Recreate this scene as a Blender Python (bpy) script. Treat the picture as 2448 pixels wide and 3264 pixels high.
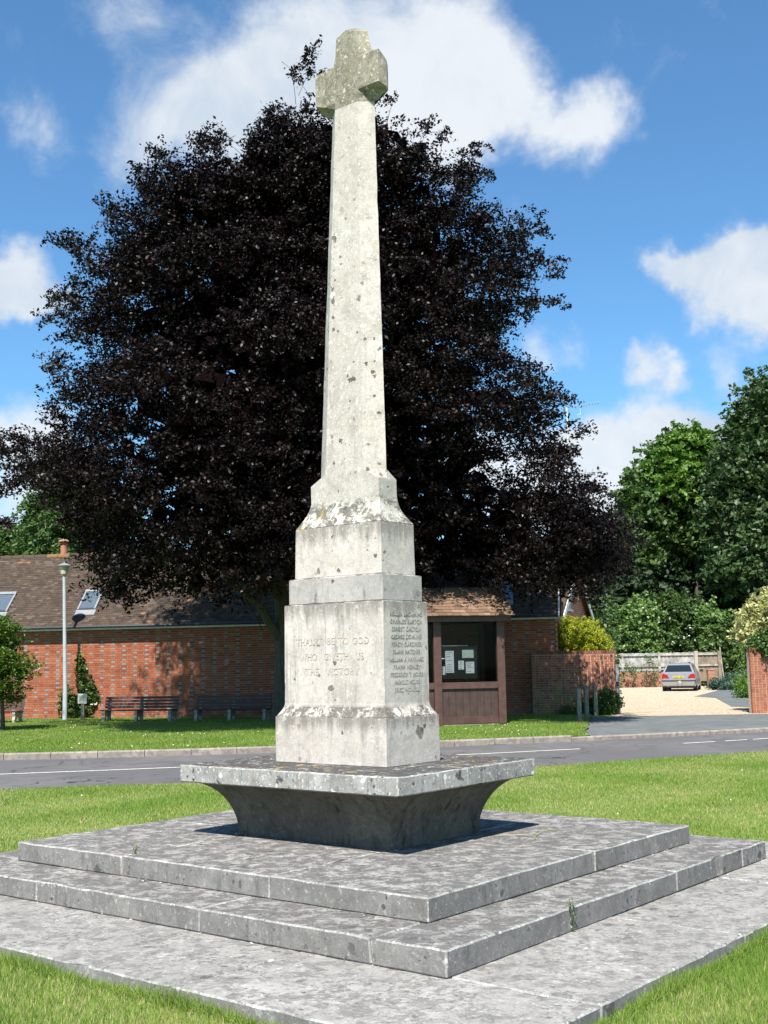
import bpy, bmesh, math, random
import numpy as np
from mathutils import Vector, Matrix, noise
random.seed(7); RNG = np.random.default_rng(7)
for o in list(bpy.data.objects): bpy.data.objects.remove(o)
scene = bpy.context.scene
COL = scene.collection
R = math.radians

# ------------------------------------------------------------------ camera
F_PX, EYE, PITCH, ROLL = 3722.5, 1.6536, R(7.388), R(-1.0215)
fwd = Vector((0, math.cos(PITCH), math.sin(PITCH)))
rgt0 = Vector((1, 0, 0)); up0 = rgt0.cross(fwd)
rgt = rgt0*math.cos(ROLL) + up0*math.sin(ROLL)
upv = up0*math.cos(ROLL) - rgt0*math.sin(ROLL)
cd = bpy.data.cameras.new('camera'); cam = bpy.data.objects.new('camera', cd); COL.objects.link(cam)
cm = Matrix((rgt, upv, -fwd)).transposed().to_4x4(); cm.translation = (0, 0, EYE); cam.matrix_world = cm
cd.sensor_fit = 'VERTICAL'; cd.sensor_height = 36; cd.lens = F_PX/3264*36
cd.clip_start = .05; cd.clip_end = 6000
scene.camera = cam
scene.render.resolution_x, scene.render.resolution_y = 768, 1024
def ray(u, v):            # direction through a point of a 1659 x 2212 picture
    k = 2448/1659
    return rgt*((u*k-1224)/F_PX) - upv*((v*k-1632)/F_PX) + fwd
def G(u, v, z=0.):        # where that sight line meets level ground
    d = ray(u, v); t = (z-EYE)/d.z; return Vector((0, 0, EYE)) + d*t
def AT(u, v, Y):
    d = ray(u, v); return Vector((0, 0, EYE)) + d*(Y/d.y)

# ------------------------------------------------------------------ node helpers
def nd(nt, typ, ins=None, **at):
    n = nt.nodes.new('ShaderNode'+typ)
    for k, v in at.items(): setattr(n, k, v)
    for k, v in (ins or {}).items():
        s = n.inputs[k]
        if isinstance(v, bpy.types.NodeSocket): nt.links.new(v, s)
        else: s.default_value = v
    return n
def mth(nt, op, a, b=None, c=None, clamp=False):
    ins = {0: a}
    if b is not None: ins[1] = b
    if c is not None: ins[2] = c
    return nd(nt, 'Math', ins, operation=op, use_clamp=clamp).outputs[0]
def sstep(nt, x, a, b, lo=0., hi=1.):
    return nd(nt, 'MapRange', {0: x, 1: a, 2: b, 3: lo, 4: hi}, interpolation_type='SMOOTHSTEP').outputs[0]
def mixc(nt, f, a, b, mode='MIX'):
    n = nd(nt, 'Mix', {0: f}, data_type='RGBA', blend_type=mode)
    for i, v in ((6, a), (7, b)):
        if isinstance(v, bpy.types.NodeSocket): nt.links.new(v, n.inputs[i])
        else: n.inputs[i].default_value = (*v, 1) if len(v) == 3 else v
    return n.outputs[2]
def noi(nt, vec, scale, detail=6, rough=.55, dist=0.):
    return nd(nt, 'TexNoise', {'Vector': vec, 'Scale': scale, 'Detail': detail, 'Roughness': rough, 'Distortion': dist}).outputs[0]

# ------------------------------------------------------------------ light
SUN = Vector((-.052, -.272, .410)).normalized()          # towards the sun
SUN_EL = math.asin(SUN.z); SUN_AZ = math.atan2(SUN.x, SUN.y)
SKY_STRENGTH = .0505
sl = bpy.data.lights.new('sun', 'SUN'); sl.energy = 5.0; sl.angle = R(.53); sl.color = (1, .955, .88)
so = bpy.data.objects.new('sun', sl); COL.objects.link(so)
so.rotation_euler = (-SUN).to_track_quat('-Z', 'Y').to_euler(); so.location = SUN*60
vs = scene.view_settings
vs.view_transform = 'Standard'; vs.look = 'None'; vs.gamma = 1; vs.exposure = 1.10; vs.use_curve_mapping = False

def build_world():
    w = bpy.data.worlds.new('World'); scene.world = w; w.use_nodes = True
    nt = w.node_tree; nt.nodes.clear()
    sky = nd(nt, 'TexSky', sky_type='NISHITA', sun_disc=False, sun_elevation=SUN_EL, sun_rotation=SUN_AZ,
             altitude=60, air_density=1.0, dust_density=.25, ozone_density=2.0)
    d = nd(nt, 'TexCoord').outputs['Generated']
    wz = nd(nt, 'TexNoise', {'Vector': d, 'Scale': 9., 'Detail': 5., 'Roughness': .6}).outputs[1]
    off = nd(nt, 'VectorMath', {0: wz, 1: (.5, .5, .5)}, operation='SUBTRACT').outputs[0]
    off = nd(nt, 'VectorMath', {0: off, 'Scale': .10}, operation='SCALE').outputs[0]
    dw = nd(nt, 'VectorMath', {0: d, 1: off}, operation='ADD').outputs[0]
    # puffs: picture position, radius, weight
    puffs = [(600,70,200,.62),(800,70,220,.75),(950,120,190,.8),(1060,190,150,.85),(700,210,200,.7),(540,190,180,.65),(440,270,170,.62),
             (880,250,180,1),(1120,270,110,.9),(1220,290,100,.9),(1310,280,85,.9),(1290,185,60,.6),(980,320,100,.8),(330,320,160,.6),(540,350,150,.8),
             (230,90,130,.5),(310,50,110,.45),(70,300,90,.5),(250,390,90,.4),
             (45,612,85,1.1),(130,635,62,1),(-30,620,90,1),(80,660,55,.9),
             (1425,605,62,1.1),(1490,590,75,1.2),(1580,560,95,1.2),(1660,560,110,1.2),(1540,640,85,1.1),(1610,680,75,1),(1670,690,80,1),(1740,600,140,1.2),
             (1430,803,62,.85),(1372,806,42,.7),(1480,800,45,.8),(1605,792,58,.6),(1155,745,62,.6),(1240,745,45,.45),
             (1290,990,120,1.1),(1400,950,110,1.1),(1500,920,100,1.1),(1620,960,170,1.1),(1300,1080,180,1.1),(1450,1080,200,1.1),(1100,1050,150,1),
             (60,960,90,1.1),(-40,980,90,1.),(30,1090,130,.85),(140,1110,120,.8)]
    tot = None
    for (u, v, r, wt) in puffs:
        c = ray(u, v); rr = r*2448/1659/F_PX
        c.normalize()
        dist = nd(nt, 'VectorMath', {0: dw, 1: tuple(c)}, operation='DISTANCE').outputs['Value']
        t = nd(nt, 'MapRange', {0: dist, 1: rr*1.25, 2: 0., 3: 0., 4: wt}, interpolation_type='SMOOTHSTEP').outputs[0]
        tot = t if tot is None else mth(nt, 'ADD', tot, t)
    # unseen rest of the sky: similar clouds, thinned to cut the fill light
    ax = nd(nt, 'VectorMath', {0: d, 1: tuple(fwd)}, operation='DOT_PRODUCT').outputs['Value']
    g = noi(nt, dw, 3.2, 4, .5)
    g = sstep(nt, g, .57, .71, 0., 1.1)
    tot = mth(nt, 'ADD', tot, mth(nt, 'MULTIPLY', g, sstep(nt, ax, .86, .74)))
    fb = noi(nt, d, 13., 11, .66, .5)
    fb2 = noi(nt, d, 5., 6, .55)
    fld = mth(nt, 'ADD', tot, mth(nt, 'MULTIPLY_ADD', fb, 1.5, -.75))
    fld = mth(nt, 'ADD', fld, mth(nt, 'MULTIPLY_ADD', fb2, .7, -.35))
    mask = sstep(nt, fld, .12, 1.22, 0., .94)
    sh = mth(nt, 'ADD', mth(nt, 'MULTIPLY', fb2, .7), mth(nt, 'MULTIPLY', fb, .5))
    sh = sstep(nt, sh, .42, .74)
    cl = mixc(nt, sh, (5.6, 6.5, 7.6), (8.2, 8.6, 9.0))
    blue = mixc(nt, 1., sky.outputs[0], (.96, 1.48, 1.74), 'MULTIPLY')
    col = mixc(nt, mask, blue, cl)
    bg = nd(nt, 'Background', {0: col, 1: SKY_STRENGTH})
    out = nd(nt, 'OutputWorld', {0: bg.outputs[0]})
build_world()

# ------------------------------------------------------------------ object helpers
def link(o, parent=None, label=None, cat=None, group=None, kind=None):
    COL.objects.link(o)
    if parent is not None: o.parent = parent
    if label: o['label'] = label
    if cat: o['category'] = cat
    if group: o['group'] = group
    if kind: o['kind'] = kind
    return o
def empty(name, loc=(0, 0, 0), rz=0., **k):
    o = bpy.data.objects.new(name, None); o.empty_display_size = .2
    o.location = loc; o.rotation_euler = (0, 0, rz); return link(o, **k)
def meshdata(name, vs_, fs, mats, mi=None, smooth=False):
    me = bpy.data.meshes.new(name); me.from_pydata([tuple(v) for v in vs_], [], fs)
    for m in (mats if isinstance(mats, (list, tuple)) else [mats]): me.materials.append(m)
    if mi is not None: me.polygons.foreach_set('material_index', mi)
    if smooth: me.polygons.foreach_set('use_smooth', [True]*len(fs))
    me.update(); return me
def mobj(name, vs_, fs, mats, parent=None, mi=None, smooth=False, **k):
    return link(bpy.data.objects.new(name, meshdata(name, vs_, fs, mats, mi, smooth)), parent, **k)
BOXF = [(0, 3, 2, 1), (4, 5, 6, 7), (0, 1, 5, 4), (1, 2, 6, 5), (2, 3, 7, 6), (3, 0, 4, 7)]
def boxv(x0, x1, y0, y1, z0, z1):
    return [(x0, y0, z0), (x1, y0, z0), (x1, y1, z0), (x0, y1, z0), (x0, y0, z1), (x1, y0, z1), (x1, y1, z1), (x0, y1, z1)]
class MB:
    """collects shapes for one mesh"""
    def __init__(s): s.v = []; s.f = []; s.m = []
    def add(s, v, f, m=0):
        b = len(s.v); s.v += [tuple(p) for p in v]; s.f += [tuple(i+b for i in q) for q in f]; s.m += [m]*len(f); return s
    def box(s, x0, x1, y0, y1, z0, z1, m=0): return s.add(boxv(x0, x1, y0, y1, z0, z1), BOXF, m)
    def tube(s, pts, rad, n=8, m=0, caps=True):
        pts = [Vector(p) for p in pts]; rad = rad if isinstance(rad, (list, tuple)) else [rad]*len(pts)
        rings = []; v = []
        for i, p in enumerate(pts):
            d = (pts[min(i+1, len(pts)-1)]-pts[max(i-1, 0)]).normalized()
            a = Vector((1, 0, 0)) if abs(d.x) < .8 else Vector((0, 1, 0))
            x = d.cross(a).normalized(); y = d.cross(x)
            for k in range(n):
                t = 2*math.pi*k/n; v.append(p + (x*math.cos(t)+y*math.sin(t))*rad[i])
        f = []
        for i in range(len(pts)-1):
            for k in range(n):
                f.append((i*n+k, i*n+(k+1) % n, (i+1)*n+(k+1) % n, (i+1)*n+k))
        if caps: f += [tuple(range(n))[::-1], tuple(range((len(pts)-1)*n, len(pts)*n))]
        return s.add(v, f, m)
    def lathe(s, prof, n=16, c=(0, 0, 0), m=0):
        v = []; f = []
        for r_, z in prof:
            for k in range(n):
                t = 2*math.pi*k/n; v.append((c[0]+r_*math.cos(t), c[1]+r_*math.sin(t), c[2]+z))
        for i in range(len(prof)-1):
            for k in range(n): f.append((i*n+k, i*n+(k+1) % n, (i+1)*n+(k+1) % n, (i+1)*n+k))
        f += [tuple(range(n))[::-1], tuple(range((len(prof)-1)*n, len(prof)*n))]
        return s.add(v, f, m)
    def loft(s, rings, m=0, cap=(True, True)):
        n = len(rings[0]); v = [p for r_ in rings for p in r_]; f = []
        for i in range(len(rings)-1):
            for k in range(n): f.append((i*n+k, i*n+(k+1) % n, (i+1)*n+(k+1) % n, (i+1)*n+k))
        if cap[0]: f.append(tuple(range(n))[::-1])
        if cap[1]: f.append(tuple(range((len(rings)-1)*n, len(rings)*n)))
        return s.add(v, f, m)
    def build(s, name, mats, parent=None, smooth=False, **k):
        return mobj(name, s.v, s.f, mats, parent, s.m if isinstance(mats, (list, tuple)) else None, smooth, **k)
def npmesh(name, V, n, mat, parent=None, mi=None, **k):
    """V: (N*n,3) vertices of N separate n-gons"""
    me = bpy.data.meshes.new(name); N = len(V)//n
    me.vertices.add(len(V)); me.vertices.foreach_set('co', np.ascontiguousarray(V, np.float32).ravel())
    me.loops.add(len(V)); me.loops.foreach_set('vertex_index', np.arange(len(V), dtype=np.int32))
    me.polygons.add(N); me.polygons.foreach_set('loop_start', np.arange(0, len(V), n, dtype=np.int32))
    for m in (mat if isinstance(mat, (list, tuple)) else [mat]): me.materials.append(m)
    if mi is not None: me.polygons.foreach_set('material_index', mi)
    me.update(calc_edges=True)
    return link(bpy.data.objects.new(name, me), parent, **k)
def pieces(parent, name, rest_name, items, mats, limit=300, rank=None):
    """items: (matrix, size(3), material index): boxes centred on the matrix; the first ones single objects, the rest one part"""
    if rank: items = sorted(items, key=rank)
    cache = {}
    for M, sz, mi in items[:limit]:
        key = (tuple(round(a, 3) for a in sz), mi)
        if key not in cache:
            h = [a/2 for a in sz]
            cache[key] = meshdata(name, boxv(-h[0], h[0], -h[1], h[1], -h[2], h[2]), BOXF, mats[mi])
        o = bpy.data.objects.new(name, cache[key]); link(o, parent); o.matrix_local = M
    if len(items) > limit:
        mb = MB()
        for M, sz, mi in items[limit:]:
            h = [a/2 for a in sz]
            mb.add([M @ Vector(v) for v in boxv(-h[0], h[0], -h[1], h[1], -h[2], h[2])], BOXF, mi)
        mb.build(rest_name, mats, parent, kind='stuff')

# ------------------------------------------------------------------ materials
def newmat(name):
    m = bpy.data.materials.new(name); m.use_nodes = True; nt = m.node_tree; nt.nodes.clear()
    b = nd(nt, 'BsdfPrincipled'); nd(nt, 'OutputMaterial', {0: b.outputs[0]})
    geo = nd(nt, 'NewGeometry')
    return m, nt, b, geo
def setc(nt, b, col, rough=None, bump=None, bstr=.3, bdist=.01):
    if isinstance(col, bpy.types.NodeSocket): nt.links.new(col, b.inputs['Base Color'])
    else: b.inputs['Base Color'].default_value = (*col, 1)
    if rough is not None:
        if isinstance(rough, bpy.types.NodeSocket): nt.links.new(rough, b.inputs['Roughness'])
        else: b.inputs['Roughness'].default_value = rough
    if bump is not None:
        bn = nd(nt, 'Bump', {'Height': bump, 'Strength': bstr, 'Distance': bdist}); nt.links.new(bn.outputs[0], b.inputs['Normal'])
def plain(name, col, rough=.6, var=.25, scale=8., metal=0., bstr=.15, bdist=.004, spec=.5):
    m, nt, b, g = newmat(name)
    n = noi(nt, g.outputs['Position'], scale, 6, .6)
    lo = tuple(c*(1-var) for c in col); hi = tuple(min(1, c*(1+var)) for c in col)
    setc(nt, b, mixc(nt, sstep(nt, n, .3, .7), lo, hi), rough, n, bstr, bdist)
    b.inputs['Metallic'].default_value = metal; b.inputs['Specular IOR Level'].default_value = spec
    return m
def spots(nt, pos, scale, rmax, keep, seed=0., dist=.35):
    """round lichen colonies: irregular discs of differing size"""
    p = nd(nt, 'VectorMath', {0: pos, 1: (seed, seed*1.7, seed*.6)}, operation='ADD').outputs[0]
    wob = nd(nt, 'TexNoise', {'Vector': p, 'Scale': scale*2.2, 'Detail': 4.}).outputs[1]
    wob = nd(nt, 'VectorMath', {0: wob, 1: (.5, .5, .5)}, operation='SUBTRACT').outputs[0]
    wob = nd(nt, 'VectorMath', {0: wob, 'Scale': dist/scale}, operation='SCALE').outputs[0]
    p = nd(nt, 'VectorMath', {0: p, 1: wob}, operation='ADD').outputs[0]
    v = nd(nt, 'TexVoronoi', {'Vector': p, 'Scale': scale})
    sep = nd(nt, 'SeparateColor', {0: v.outputs['Color']})
    rad = mth(nt, 'MULTIPLY', mth(nt, 'MULTIPLY', sep.outputs[1], sep.outputs[1]), rmax)
    on = mth(nt, 'GREATER_THAN', sep.outputs[0], 1-keep)
    dd = mth(nt, 'SUBTRACT', rad, v.outputs['Distance'])
    return mth(nt, 'MULTIPLY', sstep(nt, dd, -.015, .03), on)
def stone_mat(name, base, alt, grime, lich=(.07, .065, .055), spot_keep=.25, spot_scale=7., speck=.5, top_dirt=.6, streak=.4, orange=.3, pink=0., mottle=1., edge=0., dlo=.46, upr=(.12, .8), riser_shade=0., ledges=()):
    m, nt, b, g = newmat(name); P = g.outputs['Position']
    nz = nd(nt, 'SeparateXYZ', {0: g.outputs['Normal']}).outputs[2]
    n1 = noi(nt, P, 2.3, 5, .6, .4); n2 = noi(nt, P, 17., 9, .72); n3 = noi(nt, P, 75., 6, .72); n4 = noi(nt, P, 5.5, 7, .66, .6)
    c = mixc(nt, sstep(nt, n1, .36, .66), base, alt)
    rnd = nd(nt, 'ObjectInfo').outputs['Random']           # no two stones from the quarry match
    c = mixc(nt, mth(nt, 'MULTIPLY', rnd, .42), c, grime)
    if pink: c = mixc(nt, mth(nt, 'MULTIPLY', sstep(nt, noi(nt, P, 4., 3), .55, .75), pink), c, (.47, .37, .32))
    c = mixc(nt, mth(nt, 'MULTIPLY', sstep(nt, n4, .47, .68), .55*mottle), c, grime)
    c = mixc(nt, mth(nt, 'MULTIPLY', sstep(nt, n2, .50, .66), .50*mottle), c, grime)
    c = mixc(nt, mth(nt, 'MULTIPLY', sstep(nt, n3, .54, .66), .45*mottle), c, tuple(a*.62 for a in grime))
    # run-off streaks: noise squeezed along z
    q = nd(nt, 'Mapping', {'Vector': P, 'Scale': (14., 14., 1.1)}).outputs[0]
    st = sstep(nt, noi(nt, q, 1., 6, .66), .50, .72)
    st = mth(nt, 'MULTIPLY', mth(nt, 'MULTIPLY', st, sstep(nt, n1, .36, .56)), streak)
    c = mixc(nt, st, c, tuple(a*.55 for a in grime))
    if ledges:                                      # dirt washed down from each ledge
        zc = nd(nt, 'SeparateXYZ', {0: P}).outputs[2]; lm = None
        q2 = nd(nt, 'Mapping', {'Vector': P, 'Scale': (11., 11., .8)}).outputs[0]; ln = noi(nt, q2, 1., 6, .68)
        for zt, dp in ledges:
            t = mth(nt, 'MULTIPLY', sstep(nt, zc, zt-dp, zt-.01), mth(nt, 'LESS_THAN', zc, zt+.004))
            lm = t if lm is None else mth(nt, 'MAXIMUM', lm, t)
        lm = sstep(nt, mth(nt, 'ADD', mth(nt, 'MULTIPLY', lm, .42), ln), .66, .98, 0., .8)
        c = mixc(nt, lm, c, tuple(a*.5 for a in grime))
    if riser_shade: c = mixc(nt, mth(nt, 'MULTIPLY', mth(nt, 'MULTIPLY', sstep(nt, nz, .5, .2), sstep(nt, noi(nt, P, 3.5, 7, .7), .30, .58, .35, 1.)), riser_shade), c, tuple(a*.55 for a in grime))  # grime colour on upright faces only, painting shade into the risers
    # pale crust flecks
    fl = mth(nt, 'MULTIPLY', sstep(nt, noi(nt, P, 42., 5, .66), .58, .66), speck)
    c = mixc(nt, fl, c, (.66, .645, .605))
    c = mixc(nt, mth(nt, 'MULTIPLY', mth(nt, 'MULTIPLY', spots(nt, P, spot_scale*2.6, .42, .5, 3.1, .8), sstep(nt, noi(nt, P, 3., 3), .48, .6)), speck), c, (.62, .61, .57))
    # upward faces gather soot, moss and lichen
    up_ = sstep(nt, nz, *upr)
    d1 = sstep(nt, noi(nt, P, 8., 10, .80, .4), dlo+.02, dlo+.09)
    c = mixc(nt, mth(nt, 'MULTIPLY', mth(nt, 'MULTIPLY', up_, d1), top_dirt), c, lich)
    # small black and white crusts, thickest where rain lies
    d2 = mth(nt, 'MULTIPLY', sstep(nt, noi(nt, P, 30., 5, .62, .3), .57, .62), mth(nt, 'MULTIPLY_ADD', up_, .55, .2))
    d2 = mth(nt, 'MULTIPLY', d2, sstep(nt, noi(nt, P, 2.7, 4), .40, .58, .35, 1.))
    c = mixc(nt, mth(nt, 'MULTIPLY', d2, min(1., spot_keep*3.2)), c, lich)
    d3 = mth(nt, 'MULTIPLY', sstep(nt, noi(nt, nd(nt, 'VectorMath', {0: P, 1: (3., 7., 1.)}, operation='ADD').outputs[0], 26., 5, .62, .3), .59, .64), sstep(nt, noi(nt, P, 3.4, 4), .44, .62, .2, 1.))
    c = mixc(nt, mth(nt, 'MULTIPLY', d3, min(.8, speck*1.6)), c, (.50, .49, .46))
    if orange:
        o = mth(nt, 'MULTIPLY', sstep(nt, noi(nt, P, 13., 6, .7), .56, .64), sstep(nt, noi(nt, P, 1.9, 2), .47, .58))
        o = mth(nt, 'MULTIPLY', o, mth(nt, 'MULTIPLY_ADD', up_, .8, .15, clamp=True))
        c = mixc(nt, mth(nt, 'MULTIPLY', o, orange), c, (.46, .30, .06))
    # dark lichen colonies, gathered in drifts
    cl = sstep(nt, noi(nt, P, 1.6, 4, .6), .44, .60)
    s1 = spots(nt, P, spot_scale*1.5, .40, spot_keep*1.5, 0., .9)
    s2 = spots(nt, P, spot_scale*3.6, .38, spot_keep*2., 5., .9)
    s_ = mth(nt, 'MULTIPLY', mth(nt, 'MAXIMUM', s1, s2), mth(nt, 'MULTIPLY_ADD', cl, .85, .15))
    s_ = mth(nt, 'MULTIPLY', s_, sstep(nt, n3, .30, .55, .45, .95))
    c = mixc(nt, s_, c, tuple(a*.9 for a in lich))
    h = mth(nt, 'ADD', mth(nt, 'MULTIPLY', n2, .6), mth(nt, 'MULTIPLY', n3, .5))
    setc(nt, b, c, .9, h, .45, .010)
    b.inputs['Specular IOR Level'].default_value = .2
    return m
def leaf_mat(name, c0, c1, rough=.5, trans=.25, spec=.5, sheen=0.):
    m, nt, b, g = newmat(name)
    r_ = g.outputs['Random Per Island']
    n = noi(nt, g.outputs['Position'], .9, 3)
    f = mth(nt, 'ADD', mth(nt, 'MULTIPLY', r_, .65), mth(nt, 'MULTIPLY', sstep(nt, n, .3, .7), .35))
    col = mixc(nt, f, c0, c1)
    setc(nt, b, col, rough)
    b.inputs['Specular IOR Level'].default_value = spec
    if trans:
        tr = nd(nt, 'BsdfTranslucent', {0: col})
        mx = nd(nt, 'MixShader', {0: trans, 1: b.outputs[0], 2: tr.outputs[0]})
        out = [n_ for n_ in nt.nodes if n_.type == 'OUTPUT_MATERIAL'][0]
        nt.links.new(mx.outputs[0], out.inputs[0])
    return m
def ground_mat(name, cols, scales, rough=.95, bscale=60, bstr=.5, bdist=.01, speck=None):
    m, nt, b, g = newmat(name); P = g.outputs['Position']
    c = cols[0]
    for col, sc in zip(cols[1:], scales):
        c = mixc(nt, sstep(nt, noi(nt, P, sc, 6, .6), .42, .62), c, col)
    if speck: c = mixc(nt, sstep(nt, noi(nt, P, speck[1], 3, .7), speck[2], speck[2]+.08), c, speck[0])
    setc(nt, b, c, rough, noi(nt, P, bscale, 5, .7), bstr, bdist); b.inputs['Specular IOR Level'].default_value = .25
    return m

# materials of the setting
M = {}
M['pale'] = stone_mat('weathered limestone', (0.512, 0.462, 0.416), (0.598, 0.546, 0.500), (0.356, 0.322, 0.287), spot_keep=.20, spot_scale=5., speck=.45, top_dirt=.85, streak=.75, orange=.9, pink=.4, mottle=1.35, upr=(.08, .4), dlo=.43, ledges=((1.2605, .20), (2.1236, .26), (2.7329, .30)))
M['grey'] = stone_mat('grey washed limestone', (0.360, 0.337, 0.315), (0.430, 0.404, 0.380), (0.250, 0.234, 0.218), spot_keep=.14, spot_scale=5., speck=.35, top_dirt=.85, streak=1., orange=.3, mottle=1.1, upr=(.08, .4))
M['cove'] = stone_mat('lichen crusted cove stone', (0.441, 0.420, 0.367), (0.525, 0.499, 0.452), (0.263, 0.247, 0.215), lich=(0.089, 0.082, 0.069), spot_keep=.45, spot_scale=7., speck=.7, top_dirt=.9, streak=.4, orange=1., mottle=1.3, upr=(.0, .3), dlo=.45)
M['shaft'] = stone_mat('lichened limestone shaft', (0.480, 0.439, 0.394), (0.565, 0.521, 0.477), (0.322, 0.292, 0.257), spot_keep=.34, spot_scale=5.5, speck=.75, top_dirt=.6, streak=.4, orange=.5, pink=.2, mottle=1.4)
M['head'] = stone_mat('lichen covered cross head', (.235, .213, .160), (.29, .266, .21), (.13, .116, .085), lich=(.075, .068, .056), spot_keep=.42, spot_scale=7., speck=.6, top_dirt=.5, streak=.2, orange=1.0, mottle=1.5, upr=(-.2, .5))
M['slab'] = stone_mat('grey lichened slab', (.27, .26, .242), (.37, .36, .336), (.155, .152, .145), lich=(.048, .046, .044), spot_keep=.36, spot_scale=6., speck=.8, top_dirt=.95, streak=.9, orange=.8, mottle=1.2, dlo=.37)
M['bowl'] = stone_mat('shade toned plinth stone', (.115, .100, .080), (.16, .140, .112), (.052, .047, .040), spot_keep=.1, speck=.08, top_dirt=.2, streak=1., orange=0)  # base colour darkened to paint in the shade under the slab
M['step'] = stone_mat('grey step stone', (0.237, 0.226, 0.212), (0.309, 0.296, 0.279), (0.155, 0.148, 0.140), lich=(0.069, 0.066, 0.063), spot_keep=.36, spot_scale=6.5, speck=.22, top_dirt=.74, streak=.7, orange=0., mottle=1.35, riser_shade=.42, dlo=.43)
M['floor'] = stone_mat('pale grey paving stone', (0.248, 0.238, 0.223), (0.317, 0.305, 0.287), (0.168, 0.162, 0.153), lich=(0.085, 0.081, 0.077), spot_keep=.30, spot_scale=6., speck=.26, top_dirt=.52, streak=.8, orange=0., riser_shade=.55)
M['edge'] = stone_mat('worn pale arris', (0.282, 0.277, 0.267), (0.393, 0.387, 0.375), (0.161, 0.161, 0.156), spot_keep=.3, speck=.7, top_dirt=.35, streak=.2, orange=0, mottle=1.2)
M['joint'] = plain('crumbled joint mortar', (.25, .235, .205), .95, .5, 30)
M['cut'] = plain('letter groove shade and dirt', (.40, .36, .30), .95, .35, 40)  # raised strokes; the darker colour paints in groove shade and dirt
M['cut_grey'] = plain('name groove shade and dirt', (.27, .25, .225), .95, .35, 40)
M['lawn'] = ground_mat('lawn soil and thatch', [(.12, .185, .03), (.18, .20, .05), (.10, .17, .027)], [.7, 3.], bscale=90, bdist=.02)
M['earth'] = ground_mat('rough pasture', [(.055, .085, .022), (.08, .09, .03)], [.2])
def road_mat():
    m, nt, b, g = newmat('asphalt'); P = g.outputs['Position']
    c = mixc(nt, sstep(nt, noi(nt, P, .35, 6, .6), .40, .62), (.092, .089, .090), (.116, .112, .112))
    c = mixc(nt, sstep(nt, noi(nt, P, .9, 3, .5, 1.2), .60, .63, 0., .55), c, (.066, .064, .065))       # old patches
    c = mixc(nt, sstep(nt, noi(nt, P, 2.4, 7, .65), .45, .65, 0., .5), c, (.080, .077, .078))
    v = nd(nt, 'TexVoronoi', {'Vector': nd(nt, 'VectorMath', {0: P, 1: nd(nt, 'TexNoise', {'Vector': P, 'Scale': 2.}).outputs[1]}, operation='ADD').outputs[0], 'Scale': .55}, feature='DISTANCE_TO_EDGE')
    c = mixc(nt, mth(nt, 'MULTIPLY', sstep(nt, v.outputs[0], .014, .004), sstep(nt, noi(nt, P, .6, 2), .48, .60)), c, (.03, .03, .03))
    c = mixc(nt, sstep(nt, noi(nt, P, 160, 3, .7), .62, .70), c, (.17, .165, .16))
    setc(nt, b, c, .85, noi(nt, P, 220, 5, .7), .5, .004); b.inputs['Specular IOR Level'].default_value = .25
    return m
M['road'] = road_mat()
M['pave'] = ground_mat('grey footway asphalt', [(.105, .115, .112), (.125, .133, .130), (.09, .098, .096)], [.4, 2.], .9, 200, .5, .004, ((.19, .19, .18), 150, .62))
M['gravel'] = ground_mat('honey gravel', [(.40, .31, .20), (.52, .43, .31), (.27, .19, .115), (.55, .475, .37)], [1.2, 14., 9.], .95, 25, 1., .05, ((.20, .135, .08), 22, .58))
M['kerb'] = ground_mat('concrete kerb', [(.225, .195, .165), (.275, .24, .205), (.175, .15, .13)], [1.5, 9.], .9, 90, .4, .004)
M['paint'] = ground_mat('worn road paint', [(.62, .61, .57), (.5, .49, .46)], [9.], .8, 150, .3, .002, ((.11, .11, .11), 30, .58))
M['iron'] = plain('cast iron', (.045, .038, .034), .7, .3, 20)
M['grass'] = leaf_mat('grass blade', (.105, .20, .024), (.235, .325, .058), .55, .35, .3)
M['dry'] = leaf_mat('dry grass blade', (.33, .31, .13), (.44, .40, .19), .7, .3, .2)
M['daisy'] = plain('daisy white', (.75, .75, .70), .8, .05)

# ------------------------------------------------------------------ ground, lawns, road
def curve(a, b, c, lo, hi):
    def f(x):
        xx = min(max(x, lo), hi); return a + b*xx + c*xx*xx + (b+2*c*xx)*(x-xx)
    return f
near_edge = curve(17.9, .33, .02, -8, 9)
far_edge = curve(24.85, .26, .013, -10, 11)
mid_line = curve(22.4, .35, .009, -10, 11)
RZ = -.12
mobj('ground', [(-900, -300, -.2), (900, -300, -.2), (900, 2500, -.2), (-900, 2500, -.2)], [(0, 1, 2, 3)], M['earth'], kind='structure')
XS = [x*.5 for x in range(-120, 121)]
def strip(name, lo, hi, zlo, zhi, mat, xs=XS, **k):
    v = []; f = []
    for x in xs: v += [(x, lo(x), zlo), (x, hi(x), zhi)]
    for i in range(len(xs)-1): f.append((2*i, 2*i+2, 2*i+3, 2*i+1))
    return mobj(name, v, f, mat, **k)
road = strip('road', lambda x: near_edge(x)-.4, lambda x: far_edge(x)+.05, RZ, RZ, M['road'], kind='structure')
v = []; f = []
for x in XS: v += [(x, -40, 0), (x, near_edge(x)-.12, 0), (x, near_edge(x)+.03, -.05), (x, near_edge(x)+.06, RZ-.02)]
for i in range(len(XS)-1):
    for j in range(3): f.append((4*i+j, 4*i+4+j, 4*i+5+j, 4*i+1+j))
mobj('near_lawn', v, f, M['lawn'], kind='structure')
far_lawn = strip('far_lawn', lambda x: far_edge(x)+.12 if x < 4.6 else 34.2, lambda x: 75, -.006, -.006, M['lawn'], kind='structure')
mobj('far_ground', [(-120, 74.9, -.02), (120, 74.9, -.02), (160, 260, 0.), (-160, 260, 0.)], [(0, 1, 2, 3)], M['earth'], kind='structure')
kerb = empty('kerb', kind='structure')
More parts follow.
